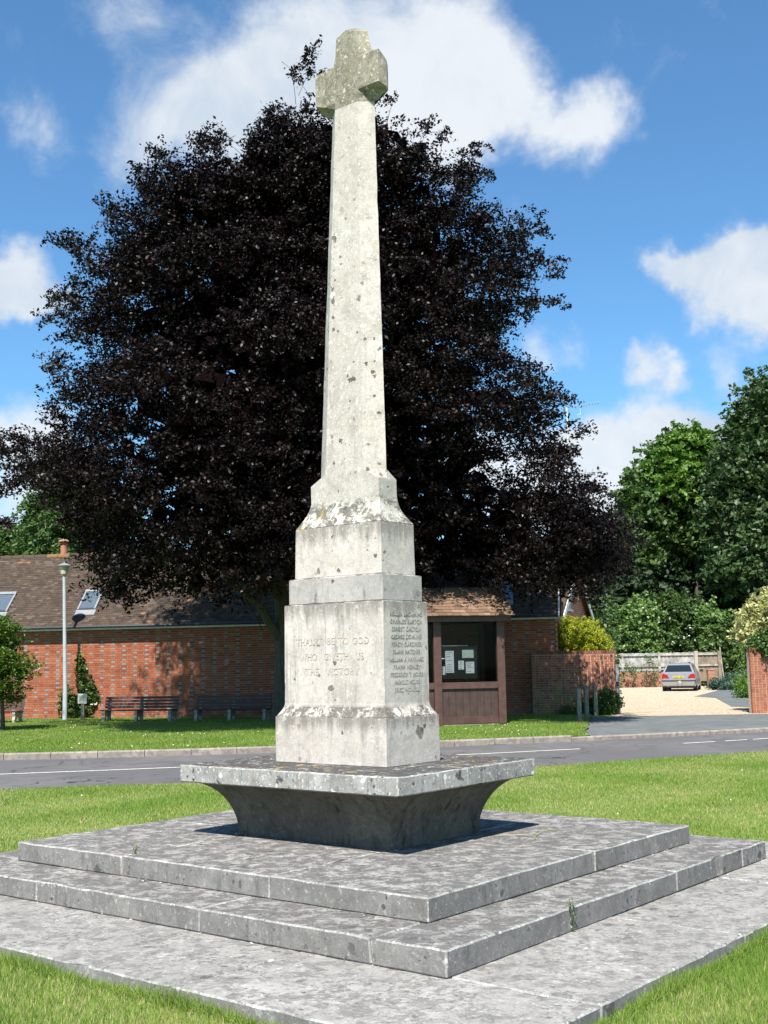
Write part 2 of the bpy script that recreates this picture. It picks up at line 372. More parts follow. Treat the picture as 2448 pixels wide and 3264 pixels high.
kl = []; x = -15.
while x < 17:
    dx = .92/math.hypot(1, (far_edge(x+.5)-far_edge(x-.5)))
    x1 = x+dx; top = .012 if x < 4.0 else -.025
    a = Vector((x, far_edge(x), 0)); b_ = Vector((x1-.012, far_edge(x1-.012), 0)); n = Vector((-(b_-a).y, (b_-a).x, 0)).normalized()*.13
    z0 = RZ-.04; c = n.normalized()*.018
    mb = MB(); mb.loft([[a+Vector((0, 0, z0)), a+n+Vector((0, 0, z0)), a+n+Vector((0, 0, top)), a+c+Vector((0, 0, top)), a+Vector((0, 0, top-.025))],
                        [b_+Vector((0, 0, z0)), b_+n+Vector((0, 0, z0)), b_+n+Vector((0, 0, top)), b_+c+Vector((0, 0, top)), b_+Vector((0, 0, top-.025))]])
    mb.build('kerb_stone', M['kerb'], kerb); x = x1
def dash(x0, x1, w=.1):
    n = max(2, int((x1-x0)/.4)); v = []; f = []
    for i in range(n+1):
        x = x0+(x1-x0)*i/n; v += [(x, mid_line(x)-w/2, RZ+.005), (x, mid_line(x)+w/2, RZ+.005)]
    for i in range(n): f.append((2*i, 2*i+2, 2*i+3, 2*i+1))
    mobj('lane_line', v, f, M['paint'], road)
dash(-12, -2.6); dash(-.2, 3.85); dash(6.18, 6.95); dash(7.2, 7.75); dash(7.9, 11.5)
g = G(1053, 1608, RZ)
mb = MB(); mb.box(-.36, .36, -.2, .2, 0, .006)
for k in range(9): mb.box(-.32+k*.075, -.29+k*.075, -.17, .17, .006, .012)
mb.build('drain_grate', M['iron'], None, label='dark iron drain grate set in the road beside the kerb', cat='drain').location = (g.x, g.y, RZ+.001)
bpy.data.objects['drain_grate'].rotation_euler = (0, 0, R(15))
# footway crossing the verge and the gravel drive behind it
pv = []; pf = []; NI, NJ = 60, 14
for j in range(NJ+1):
    t = j/NJ
    for i in range(NI+1):
        x = (4.42+1.5*t+.05*math.sin(j*2.1))+i*.5
        y0 = far_edge(x)+.131; y = y0+(34.42+.02*math.sin(x*3)-y0)*t
        pv.append((x, y, -.026 if j == 0 else .003))
for j in range(NJ):
    for i in range(NI): pf.append((j*(NI+1)+i, j*(NI+1)+i+1, (j+1)*(NI+1)+i+1, (j+1)*(NI+1)+i))
mobj('pavement', pv, pf, M['pave'], kind='structure')
gv = [(6.55, 34.36, .008), (13.5, 34.36, .008), (24, 50, .008), (26, 69.5, .008), (11.0, 69.5, .008), (7.0, 38, .008)]
mobj('gravel_drive', gv, [(0, 1, 2, 3, 4, 5)], M['gravel'], kind='structure')
a, b_, c_, d_ = G(1560, 1487), G(1680, 1492), G(1680, 1530), G(1580, 1527)
e_ = G(1545, 1508); f_ = G(1500, 1505)
mobj('garden_path', [(p.x, p.y, .014) for p in (d_, c_, b_, G(1570, 1487), f_, e_)], [(0, 1, 2, 3, 4, 5)], M['pave'], kind='structure')
tv = [(p.x, p.y, .002) for p in (G(-60, 1569), G(360, 1569), G(420, 1564), G(400, 1561), G(200, 1565), G(-60, 1564))]
M['bare'] = ground_mat('trodden soil', [(.12, .095, .065), (.10, .10, .045)], [2.], bscale=80)
mobj('trodden_path', tv, [tuple(range(6))], M['bare'], kind='structure')

# ------------------------------------------------------------------ war memorial
MC = (-.24275, 9.23433, 0.); MR = R(51.3625)
mem = empty('war_memorial', MC, MR, label='tall pale limestone memorial cross on a stepped base', cat='war memorial')
MEMI = (Matrix.Translation(MC) @ Matrix.Rotation(MR, 4, 'Z')).inverted()
def rough_block(x0, x1, y0, y1, z0, z1, c=.0085, step=.09, amp=.0018, seed=0., outer=(9, 9)):
    bm = bmesh.new(); bmesh.ops.create_cube(bm, size=1)
    for v in bm.verts: v.co = Vector(((x0+x1)/2+v.co.x*(x1-x0), (y0+y1)/2+v.co.y*(y1-y0), (z0+z1)/2+v.co.z*(z1-z0)))
    bmesh.ops.bevel(bm, geom=list(bm.edges), offset=c, segments=1, affect='EDGES')
    for axis, lo, hi in ((0, x0, x1), (1, y0, y1)):
        n = int((hi-lo)/step)
        for k in range(1, n):
            co = [0, 0, 0]; no = [0, 0, 0]; co[axis] = lo+(hi-lo)*k/n; no[axis] = 1
            bmesh.ops.bisect_plane(bm, geom=list(bm.verts)+list(bm.edges)+list(bm.faces), plane_co=co, plane_no=no)
    for v in bm.verts:
        p = v.co.copy(); q = p*7+Vector((seed, 0, 0)); q2 = p*23+Vector((0, seed, 0))
        near = min(abs(p.z-z1), 9) < c*1.3 and (min(abs(p.x-x0), abs(p.x-x1)) < c*1.3 or min(abs(p.y-y0), abs(p.y-y1)) < c*1.3)
        a = amp*(2.0 if near else .8)
        v.co += Vector((noise.noise(q)+noise.noise(q2)*1.4, noise.noise(q+Vector((9, 0, 0)))+noise.noise(q2+Vector((3, 0, 0)))*1.4,
                        (noise.noise(q+Vector((0, 9, 0)))+noise.noise(q2+Vector((0, 3, 0)))*1.2)))*a
        if near and noise.noise(p*4.3+Vector((seed, 2, 5))) > .38: v.co += (Vector(((x0+x1)/2, (y0+y1)/2, z0))-p).normalized()*random.uniform(.004, .016)
    bm.normal_update()
    for f in bm.faces: f.material_index = 1 if max(abs(f.normal.x), abs(f.normal.y), abs(f.normal.z)) < .93 else 0
    return bm
def block(name, parent, dims, mat, **k):
    bm = rough_block(*dims, **k); me = bpy.data.meshes.new(name); bm.to_mesh(me); bm.free()
    me.materials.append(mat); me.materials.append(M['edge'])
    return link(bpy.data.objects.new(name, me), parent)
def stones(part, rects, z0, z1, mat, gap=.003):
    out_ = (max(r_[1] for r_ in rects), max(r_[3] for r_ in rects))
    for i, (x0, x1, y0, y1) in enumerate(rects):
        block('stone', part, (x0+gap, x1-gap, y0+gap, y1-gap, z0, z1+random.uniform(-.003, .002)), mat, seed=i*3.7+z1*50, outer=out_)
def core(name, hx, hy, z0, z1, parent):
    return MB().box(-hx, hx, -hy, hy, z0, z1).build(name, M['joint'], parent)
p = core('bottom_step', 3.005, 3.195, -.05, .070, mem)
stones(p, [(-3.02, -2.1, -3.21, -1.37), (-3.02, -2.1, -1.37, .45), (-3.02, -2.1, .45, 1.9), (-3.02, -2.1, 1.9, 3.21),
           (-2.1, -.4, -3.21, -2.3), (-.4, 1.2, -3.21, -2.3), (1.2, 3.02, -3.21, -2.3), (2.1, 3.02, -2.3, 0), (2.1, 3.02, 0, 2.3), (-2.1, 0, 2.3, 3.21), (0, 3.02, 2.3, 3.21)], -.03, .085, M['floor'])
p = core('middle_step', 2.13, 2.357, .071, .205, mem)
stones(p, [(-2.147, -.902, -2.374, -1.887), (-.902, .526, -2.374, -1.887), (.526, 1.669, -2.374, -1.887), (1.669, 2.147, -2.374, -1.2),
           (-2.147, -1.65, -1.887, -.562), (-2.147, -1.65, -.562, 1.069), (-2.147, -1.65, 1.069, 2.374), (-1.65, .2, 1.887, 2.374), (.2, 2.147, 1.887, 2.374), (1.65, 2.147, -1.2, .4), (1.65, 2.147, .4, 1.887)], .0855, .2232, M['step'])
p = core('upper_step', 1.697, 1.924, .206, .345, mem)
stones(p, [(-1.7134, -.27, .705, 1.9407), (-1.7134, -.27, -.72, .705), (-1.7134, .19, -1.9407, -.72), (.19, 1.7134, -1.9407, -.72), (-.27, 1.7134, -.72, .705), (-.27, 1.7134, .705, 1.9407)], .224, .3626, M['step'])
def r8(hx, hy, z, c=.008):
    return [(-hx+c, -hy, z), (hx-c, -hy, z), (hx, -hy+c, z), (hx, hy-c, z), (hx-c, hy, z), (-hx+c, hy, z), (-hx, hy-c, z), (-hx, -hy+c, z)]
def shaped(name, rings, mat, parent=mem, amp=.0025, dens=.13):
    """loft of rings, cut finer and roughened a little so that no arris is dead straight"""
    mb = MB(); mb.loft(rings); bm = bmesh.new()
    vs_ = [bm.verts.new(v) for v in mb.v]
    for f in mb.f:
        try: bm.faces.new([vs_[i] for i in f])
        except ValueError: pass
    bmesh.ops.triangulate(bm, faces=[f for f in bm.faces if len(f.verts) > 4])
    zs = [v[2] for v in mb.v]; xs_ = [v[0] for v in mb.v]; ys_ = [v[1] for v in mb.v]
    for ax, a in ((0, xs_), (1, ys_), (2, zs)):
        n = int((max(a)-min(a))/dens)
        for k in range(1, n):
            co = [0, 0, 0]; no = [0, 0, 0]; co[ax] = min(a)+(max(a)-min(a))*k/n+.0007; no[ax] = 1
            bmesh.ops.bisect_plane(bm, geom=list(bm.verts)+list(bm.edges)+list(bm.faces), plane_co=co, plane_no=no)
    for v in bm.verts:
        q = v.co*9
        v.co += Vector((noise.noise(q), noise.noise(q+Vector((7, 0, 0))), noise.noise(q+Vector((0, 7, 0)))*.8))*amp
    bmesh.ops.recalc_face_normals(bm, faces=list(bm.faces))
    me = bpy.data.meshes.new(name); bm.to_mesh(me); bm.free(); me.materials.append(mat)
    return link(bpy.data.objects.new(name, me), parent)
# flaring plinth and its slab
rg = []
for k in range(11):
    t = k/10; a = math.sin(t*math.pi/2); e = (1-math.cos(t*math.pi/2))
    z = .359+a*(.7725-.359)
    rg.append(r8(.5414+(.825-.5414)*e, .7565+(1.035-.7565)*e, z))
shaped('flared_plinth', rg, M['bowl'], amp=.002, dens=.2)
sl_ = empty('plinth_slab', parent=mem)
stones(sl_, [(-.864, -.05, -1.0746, -.27), (-.864, -.05, -.27, 1.0746), (-.05, .864, -1.0746, .35), (-.05, .864, .35, 1.0746)], .7735, .9069, M['slab'], gap=.0012)
# pedestal
c = .007
def blk(hx, hy, z0, z1, top=None):
    hx2, hy2 = top or (hx, hy)
    return [r8(hx-c, hy-c, z0), r8(hx, hy, z0+c), r8(hx2, hy2, z1-c), r8(hx2-c, hy2-c, z1)]
shaped('base_block', blk(.3346, .5577, .9015, 1.2605), M['pale'], amp=.004)
rg = []
for k in range(8):
    t = k/7; e = math.cos(t*math.pi/2); z = 1.2607+.10*t
    rg.append(r8(.2809+.047*(1-math.sin(t*math.pi/2)), .5057+.046*(1-math.sin(t*math.pi/2)), z))
rg += [r8(.2809, .5057, 1.6), r8(.2805, .5050, 2.117), r8(.2745, .499, 2.1236)]
shaped('inscribed_die', rg, M['pale'], amp=.0014, dens=.1)
shaped('band_course', blk(.2513, .4797, 2.1238, 2.3279), M['grey'], amp=.003)
shaped('upper_block', blk(.2160, .445, 2.3281, 2.7329, (.2114, .4404)), M['pale'], amp=.004)
rg = []
for k in range(8):
    t = k/7; e = 1-math.sin(t*math.pi/2)*1.0
    rg.append(r8(.1140+.094*(.5*e+.5*(1-t)**1.3), .356+.082*(.5*e+.5*(1-t)**1.3), 2.7331+.2095*t))
shaped('cove_course', rg, M['cove'], amp=.005, dens=.07)
# shaft: square foot broached to a six-sided shaft with pointed flanks
def h6(hx, a, b, z, cy=0.): return [(-hx, -a+cy, z), (0, -b+cy, z), (hx, -a+cy, z), (hx, a+cy, z), (0, b+cy, z), (-hx, a+cy, z)]
rg = [h6(.1106, .352, .352, 2.943), h6(.1106, .352, .352, 3.085), h6(.1106, .197, .343, 3.165)]
for k in range(1, 9):
    t = k/8; rg.append(h6(.1106-.0206*t, .197-.076*t, .343-.118*t, 3.165+(6.225-3.165)*t, -.06*t))
shaped('shaft', rg, M['shaft'], amp=.004, dens=.12)
fo = [(.121, 6.2255), (.121, 6.325), (.34, 6.325), (.345, 6.60), (.122, 6.605), (.10, 6.845), (.0, 6.885)]
mo = [(.225, 6.2255), (.265, 6.2215), (.362, 6.300), (.362, 6.530), (.205, 6.685), (.158, 6.86), (.0, 6.945)]
def outl(pts, x, cy=-.063): return [(x, -a+cy, z) for a, z in pts] + [(x, a+cy, z) for a, z in pts[::-1] if a > 0]
apex_f = outl(fo, -.09); apex_m = outl(mo, 0.); apex_b = outl([(.121, 6.2255), (.121, 6.325), (.30, 6.325), (.30, 6.54), (.122, 6.56), (.09, 6.81), (.0, 6.86)], .09)
shaped('cross_head', [apex_f, apex_m, apex_b], M['head'], amp=.006, dens=.06)
# ------------------------------------------------------------------ lettering: raised strokes coloured as groove shade and dirt
def arc(cx, cy, rx, ry, a0, a1, n=7): return [(cx+rx*math.cos(R(a0+(a1-a0)*i/n)), cy+ry*math.sin(R(a0+(a1-a0)*i/n))) for i in range(n+1)]
GL = {
 'A': (.8, [[(0, 0), (.4, 1), (.8, 0)], [(.15, .36), (.65, .36)]]),
 'B': (.6, [[(.05, 0), (.05, 1), (.3, 1)] + arc(.3, .76, .22, .24, 90, -90) + [(.05, .52)], [(.3, .52)] + arc(.3, .26, .27, .26, 90, -90) + [(.05, 0)]]),
 'C': (.85, [arc(.47, .5, .45, .5, 45, 315, 12)]),
 'D': (.8, [[(.05, 0), (.05, 1), (.3, 1)] + arc(.3, .5, .47, .5, 90, -90, 9) + [(.05, 0)]]),
 'E': (.52, [[(.5, 1), (.05, 1), (.05, 0), (.52, 0)], [(.05, .52), (.42, .52)]]),
 'F': (.5, [[(.5, 1), (.05, 1), (.05, 0)], [(.05, .52), (.42, .52)]]),
 'G': (.88, [arc(.47, .5, .45, .5, 45, 325, 12) + [(.84, .42), (.6, .42)]]),
 'H': (.78, [[(.05, 0), (.05, 1)], [(.73, 0), (.73, 1)], [(.05, .52), (.73, .52)]]),
 'I': (.16, [[(.08, 0), (.08, 1)]]),
 'K': (.66, [[(.05, 0), (.05, 1)], [(.6, 1), (.05, .42)], [(.22, .6), (.66, 0)]]),
 'L': (.52, [[(.05, 1), (.05, 0), (.52, 0)]]),
 'M': (.95, [[(.04, 0), (.14, 1), (.47, .1), (.80, 1), (.91, 0)]]),
 'N': (.8, [[(.05, 0), (.05, 1), (.74, 0), (.74, 1)]]),
 'O': (.95, [arc(.47, .5, .45, .5, 0, 360, 14)]),
 'P': (.56, [[(.05, 0), (.05, 1), (.28, 1)] + arc(.28, .74, .25, .26, 90, -90) + [(.05, .48)]]),
 'R': (.66, [[(.05, 0), (.05, 1), (.28, 1)] + arc(.28, .75, .25, .25, 90, -90) + [(.05, .5)], [(.26, .5), (.66, 0)]]),
 'S': (.55, [arc(.28, .75, .22, .25, 40, 270, 8) + arc(.28, .25, .25, .25, 90, -145, 8)]),
 'T': (.72, [[(0, 1), (.72, 1)], [(.36, 0), (.36, 1)]]),
 'U': (.74, [[(.05, 1), (.05, .3)] + arc(.37, .3, .32, .3, 180, 360, 8) + [(.69, 1)]]),
 'V': (.78, [[(0, 1), (.39, 0), (.78, 1)]]),
 'W': (1.15, [[(0, 1), (.29, 0), (.57, .9), (.86, 0), (1.15, 1)]]),
 'Y': (.74, [[(0, 1), (.37, .48), (.74, 1)], [(.37, .48), (.37, 0)]]),
 ' ': (.42, [])}
def lettering(name, text, origin, *a, **k):
    """one object for each word"""
    ux, uz, nrm, width, height, mat, parent = a; sp = k.get('sp', .26)
    words = text.split(); adv = [sum(GL[c][0]+sp for c in w)-sp for w in words]
    gap = (GL[' '][0]+2*sp)*(1.7 if '  ' in text else 1.); tot = sum(adv)+gap*(len(words)-1); x = 0
    for w, ad in zip(words, adv):
        word(name, w, Vector(origin)+Vector(ux)*width*((x+ad/2)/tot-.5), ux, uz, nrm, width*ad/tot, height, mat, parent, **k); x += ad+gap
def word(name, text, origin, ux, uz, nrm, width, height, mat, parent, lw=.11, sp=.26):
    """one line of capitals, stroke by stroke, centred on origin"""
    adv = [GL[ch][0]+sp for ch in text]; tot = sum(adv)-sp; sx = width/tot
    mb = MB(); x = 0; ux, uz, nrm, origin = map(Vector, (ux, uz, nrm, origin)); cnt = 0
    def strk(p0, p1, w):
        nonlocal cnt
        d = (p1-p0); L = d.length
        if L < 1e-6: return
        d /= L; s_ = nrm.cross(d).normalized()*(w/2); e = d*(w*.25); cnt += 1
        dz = nrm*(.0024+.00002*(cnt % 7))
        q = [p0-e-s_, p1+e-s_, p1+e+s_, p0-e+s_]
        mb.add([a-nrm*.004 for a in q]+[a+dz for a in q], BOXF)
    for ch, ad in zip(text, adv):
        for line in GL[ch][1]:
            pts = [origin + ux*((x+a)*sx-width/2) + uz*(b*height) for a, b in line]
            for a, b in zip(pts, pts[1:]):
                vert = abs((b-a).dot(uz)) > abs((b-a).dot(ux))
                w = lw*height*(1.0 if vert else .62)*random.uniform(.75, 1.15)
                strk(a, b, w)
            if len(line) == 2 or ch in 'HNTILVWAMKFEYPRBDU':      # serifs on the free ends
                for e_ in (line[0], line[-1]):
                    if e_[1] in (0, 1):
                        q = origin + ux*((x+e_[0])*sx-width/2) + uz*(e_[1]*height)
                        strk(q-ux*(.10*height), q+ux*(.10*height), .05*height)
        x += ad
    return mb.build(name, mat, parent)
for txt, w_, zb in (('THANKS BE TO GOD', .735, 1.806), ('WHO  GIVETH  US', .635, 1.690), ('THE  VICTORY', .535, 1.576)):
    lettering('inscription_word', txt, (-.2812, 0, zb), (0, -1, 0), (0, 0, 1), (-1, 0, 0), w_, .046, M['cut'], mem)
names = ['REUBEN BROWNING', 'CHARLES BURTON', 'ERNEST DALTON', 'GEORGE DOWLING', 'PERCY GARDINER', 'FRANK HATCHER', 'WILLIAM A HAYWARD', 'FRANK HENLEY', 'FREDERICK T HOUSE', 'HAROLD HOUSE', 'FRED HOWELL']
wid = [.395, .39, .35, .375, .37, .335, .42, .33, .395, .31, .30]
for i, (t_, w_) in enumerate(zip(names, wid)):
    lettering('name_word', t_, (0, -.5062, 2.012-i*.0570), (1, 0, 0), (0, 0, 1), (0, -1, 0), w_, .0265, M['cut_grey'], mem, lw=.15)
# loose yellow cord on the top step and weeds in the joints
M['cord'] = plain('yellow twine', (.30, .28, .09), .7)
cp = []
for k in range(40):
    t = k/39; cp.append((.30+.5*t+.13*math.sin(t*9), -1.02-.20*t+.12*math.cos(t*7.3)-.10, .3685+.004*abs(math.sin(t*23))))
MBt = MB(); MBt.tube([Matrix.Translation(MC) @ Matrix.Rotation(MR, 4, 'Z') @ Vector(q) for q in cp], .0022, 5)
MBt.build('twine', M['cord'], None, label='thin yellow twine lying on the top step behind the flared plinth', cat='twine')
M['weed'] = leaf_mat('weed leaf', (.10, .15, .04), (.17, .21, .07), .6, .3)
def weed(loc, h, lab, n=14):
    loc = Matrix.Translation(MC) @ Matrix.Rotation(MR, 4, 'Z') @ Vector(loc)
    mb = MB(); 
    for s_ in range(3):
        a = random.uniform(0, 6.28); tip = Vector((math.cos(a)*.03, math.sin(a)*.03, h*random.uniform(.6, 1)))
        mb.tube([(0, 0, -.01), tip*.5+Vector((0, 0, .01)), tip], [.0022, .0018, .001], 4)
        for k in range(n):
            t = random.uniform(.15, 1); q = tip*t; b = random.uniform(0, 6.28); L = random.uniform(.012, .028)
            d = Vector((math.cos(b), math.sin(b), .35))*L; s2 = d.cross(Vector((0, 0, 1))).normalized()*L*.3
            mb.add([q, q+d*.5+s2, q+d, q+d*.5-s2], [(0, 1, 2, 3)])
    mb.build('weed', M['weed'], None, label=lab, cat='weed').location = loc
weed((-.902, -2.389, .086), .20, 'spindly green weed in a joint of the middle step, right of the corner')
weed((-1.60, .70, .362), .075, 'small reddish green weed on the left edge of the top step', 8)
weed((-.60, .70, .362), .035, 'tiny green weed in a joint of the top step near the flared plinth', 6)
weed((1.95, -2.55, .085), .11, 'tuft of green weed on the bottom step at its far right', 20)
# crumbs of mortar and dead leaves along the foot of each riser
M['crumb'] = plain('mortar crumb', (.50, .47, .42), .95, .3, 50)
M['deadleaf'] = leaf_mat('dead leaf', (.10, .055, .03), (.22, .13, .07), .7, .1)
dv = []; 
mb = MB()
T_ = Matrix.Translation(MC) @ Matrix.Rotation(MR, 4, 'Z')
for k in range(230):
    side = random.random() < .5; lv = random.choice(((1.7134, 1.9407, .2245), (2.147, 2.374, .0865), (.5414, .7565, .364)))
    o_ = abs(random.gauss(0, .03))+.006
    q = Vector((-lv[0]-o_, random.uniform(-lv[1], lv[1]), lv[2])) if side else Vector((random.uniform(-lv[0], lv[0]), -lv[1]-o_, lv[2]))
    s_ = random.uniform(.003, .012); 
    if noise.noise(q*1.4) < -.05: continue
    a = [T_ @ (q+Vector((random.uniform(-1, 1)*s_, random.uniform(-1, 1)*s_, random.uniform(0, .9)*s_))) for _ in range(5)]
    mb.add(a, [(0, 1, 2), (0, 2, 3), (0, 3, 1), (1, 4, 2), (2, 4, 3), (3, 4, 1)], 0 if random.random() < .6 else 1)
mb.build('mortar_crumbs', [M['crumb'], M['deadleaf']], None, label='scattered mortar crumbs and dead leaves along the step risers', cat='debris', kind='stuff')

# ------------------------------------------------------------------ grass
def grass(name, N, xr, yr, L, W, keep, z=0., dry=.18, lean=.5, mats=None):
    x = RNG.uniform(*xr, N); y = RNG.uniform(*yr, N)
    k = np.abs(x) < .345*y+2.6
    k &= keep(x, y); x = x[k]; y = y[k]; n = len(x)
    h = RNG.uniform(.5, 1.15, n)*L; a = RNG.uniform(0, 2*np.pi, n); w = RNG.uniform(.6, 1.2, n)*W
    # patches of longer growth
    pt = np.sin(x*1.7+np.sin(y*1.1)*1.3)*np.cos(y*1.3+np.sin(x*.9))*.5+.5; h *= .75+.5*pt
    ln = RNG.uniform(0, lean, n)*h; b = RNG.uniform(0, 2*np.pi, n)
    V = np.empty((n, 3, 3))
    V[:, 0] = np.stack([x+np.cos(a)*w/2, y+np.sin(a)*w/2, np.full(n, z-.004)], 1)
    V[:, 1] = np.stack([x-np.cos(a)*w/2, y-np.sin(a)*w/2, np.full(n, z-.004)], 1)
    V[:, 2] = np.stack([x+np.cos(b)*ln, y+np.sin(b)*ln, z+h], 1)
    mi = (RNG.random(n) < dry*np.clip(2.3-2.6*pt, .15, 2.)).astype(np.int32)
    return npmesh(name, V.reshape(-1, 3), 3, mats or [M['grass'], M['dry']], mi=mi, label=None, kind='stuff')
cM, sM = math.cos(MR), math.sin(MR)
def outside(x, y, m=.0):
    dx, dy = x-MC[0], y-MC[1]; a = cM*dx+sM*dy; b = -sM*dx+cM*dy
    return (np.abs(a) > 3.03+m) | (np.abs(b) > 3.22+m)
vne = np.vectorize(near_edge); vfe = np.vectorize(far_edge)
o = grass('near_grass', 560000, (-5.4, 5.6), (3.6, 9), .042, .0055, lambda x, y: outside(x, y), lean=.8, dry=.20)
o['label'] = 'blades of mown lawn grass around the front of the steps'; o['category'] = 'grass'
o = grass('verge_grass', 760000, (-9.8, 10), (9, 22.5), .033, .0085, lambda x, y: outside(x, y) & (y < vne(x)), lean=.9, dry=.24)
o['label'] = 'mown sunlit lawn between the memorial steps and the road'; o['category'] = 'grass'
def farkeep(x, y):
    e = vfe(x)+.14
    return (y > e) & ((x < 4.3+(y-26)*.19) | (y > 70)) & (y < 39.6-.18*(x+10))
o = grass('far_grass', 460000, (-16, 6.2), (23.6, 40.5), .045, .017, farkeep, dry=.08, lean=.8)
o['label'] = 'short green grass of the verge in front of the brick building'; o['category'] = 'grass'
# tufts left long along the foot of the bottom step
n = 17000; s_ = RNG.random(n)*12.5; onx = s_ < 6.04
lx = np.where(onx, -3.02+s_, -3.03-np.abs(RNG.normal(0, .03, n))); ly = np.where(onx, -3.22-np.abs(RNG.normal(0, .03, n)), -3.21+(s_-6.04))
wx = MC[0]+cM*lx-sM*ly; wy = MC[1]+sM*lx+cM*ly
h = RNG.uniform(.025, .095, n)*(.6+.6*(np.sin(s_*5)*.5+.5)); a = RNG.uniform(0, 6.28, n); w = .005
V = np.empty((n, 3, 3)); z0 = np.full(n, -.004)
V[:, 0] = np.stack([wx+np.cos(a)*w/2, wy+np.sin(a)*w/2, z0], 1); V[:, 1] = np.stack([wx-np.cos(a)*w/2, wy-np.sin(a)*w/2, z0], 1)
V[:, 2] = np.stack([wx+RNG.normal(.0, .035, n), wy+RNG.normal(.012, .035, n), h], 1)
npmesh('edge_grass', V.reshape(-1, 3), 3, M['grass'], label='longer tufts of grass against the edge of the bottom step', cat='grass', kind='stuff')
mb = MB()
for k in range(330):
    x = random.uniform(-13, 4); y = random.uniform(24.4, 37); 
    if abs(x) > .34*y or noise.noise(Vector((x*.6, y*.5, 0))) < .02: continue
    r_ = random.uniform(.006, .011); z = random.uniform(.035, .06)
    mb.add([(x+r_*math.cos(t), y+r_*math.sin(t), z+.006*math.sin(t)) for t in [i*1.047 for i in range(6)]], [tuple(range(6))])
for k in range(26):
    x = random.uniform(-5.5, 7); y = random.uniform(9, 19)
    if abs(x) > .34*y or not bool(outside(np.array([x]), np.array([y]), .1)[0]) or y > near_edge(x)-.3: continue
    r_ = random.uniform(.004, .008)
    mb.add([(x+r_*math.cos(t), y+r_*math.sin(t), .04+.006*math.sin(t)) for t in [i*1.047 for i in range(6)]], [tuple(range(6))])
mb.build('daisies', M['daisy'], None, label='tiny white daisies dotted over the grass', cat='daisies', kind='stuff')
# ------------------------------------------------------------------ brick and roofing materials
def brick_mat(name, c0, c1, scale=14):
    m, nt, b, g = newmat(name); P = g.outputs['Position']
    n = noi(nt, P, scale, 6, .7); n2 = noi(nt, P, 1.1, 4, .6)
    c = mixc(nt, sstep(nt, n, .3, .7), c0, c1)
    c = mixc(nt, mth(nt, 'MULTIPLY', sstep(nt, n2, .5, .75), .35), c, tuple(a*.55 for a in c0))
    setc(nt, b, c, .92, noi(nt, P, 60, 5, .7), .4, .006); b.inputs['Specular IOR Level'].default_value = .2
    return m
REDS = [brick_mat('orange red brick', (0.273, 0.083, 0.041), (0.321, 0.107, 0.055)), brick_mat('red brick', (0.249, 0.070, 0.036), (0.292, 0.091, 0.047)),
        brick_mat('plum brick', (0.196, 0.056, 0.036), (0.232, 0.072, 0.045)), brick_mat('light red brick', (0.309, 0.113, 0.064), (0.344, 0.134, 0.080))]
GREYS = [brick_mat('blue grey header', (0.188, 0.185, 0.174), (0.242, 0.235, 0.222)), brick_mat('dark header', (0.101, 0.094, 0.094), (0.141, 0.134, 0.131))]
M['mortar'] = plain('lime mortar', (0.334, 0.278, 0.208), .95, .15, 25)
WALLM = REDS+GREYS+[M['mortar']]
OLD = [brick_mat('old wall brick', (0.218, 0.081, 0.048), (0.285, 0.114, 0.071)), brick_mat('old dark brick', (0.152, 0.062, 0.043), (0.199, 0.085, 0.057)),
       brick_mat('old orange brick', (0.285, 0.104, 0.057), (0.342, 0.142, 0.081)), brick_mat('mossy brick', (0.190, 0.133, 0.048), (0.257, 0.190, 0.067))]
M['oldmortar'] = plain('old mortar', (.46, .40, .32), .95, .3, 20)
TILES = [brick_mat('brown roof tile', (0.057, 0.041, 0.030), (0.074, 0.053, 0.040), 30), brick_mat('dark roof tile', (0.042, 0.030, 0.024), (0.057, 0.042, 0.033), 30),
         brick_mat('grey lichened tile', (0.079, 0.060, 0.046), (0.104, 0.080, 0.062), 30), brick_mat('orange roof tile', (0.196, 0.081, 0.035), (0.229, 0.107, 0.052), 30)]
def bricktex(name, c1, c2, mort, uv=(0, 2), rot=0.):
    m, nt, b, g = newmat(name)
    tc = nd(nt, 'TexCoord').outputs['Object']; s = nd(nt, 'SeparateXYZ', {0: tc})
    u = mth(nt, 'ADD', s.outputs[0], s.outputs[1])
    v = nd(nt, 'CombineXYZ', {0: u, 1: s.outputs[2], 2: 0.}).outputs[0]
    t = nd(nt, 'TexBrick', {'Vector': v, 'Color1': (*c1, 1), 'Color2': (*c2, 1), 'Mortar': (*mort, 1), 'Scale': 1., 'Mortar Size': .006, 'Brick Width': .225, 'Row Height': .075, 'Bias': 0.})
    n = noi(nt, g.outputs['Position'], 3., 5)
    setc(nt, b, mixc(nt, sstep(nt, n, .35, .7, 0, .4), t.outputs[0], tuple(a*.6 for a in c1)), .93, t.outputs['Fac'], -.3, .008)
    return m
M['bricktex'] = bricktex('coursed brickwork', (.30, .11, .06), (.22, .08, .05), (.42, .35, .26))
M['white'] = plain('grey white paint', (.52, .53, .53), .5, .1, 12)
M['gutter'] = plain('black gutter', (.03, .03, .032), .45, .2)
M['pipe'] = plain('brown downpipe', (.055, .03, .025), .5, .2)
M['frame'] = plain('grey skylight frame', (.20, .21, .22), .4, .1)
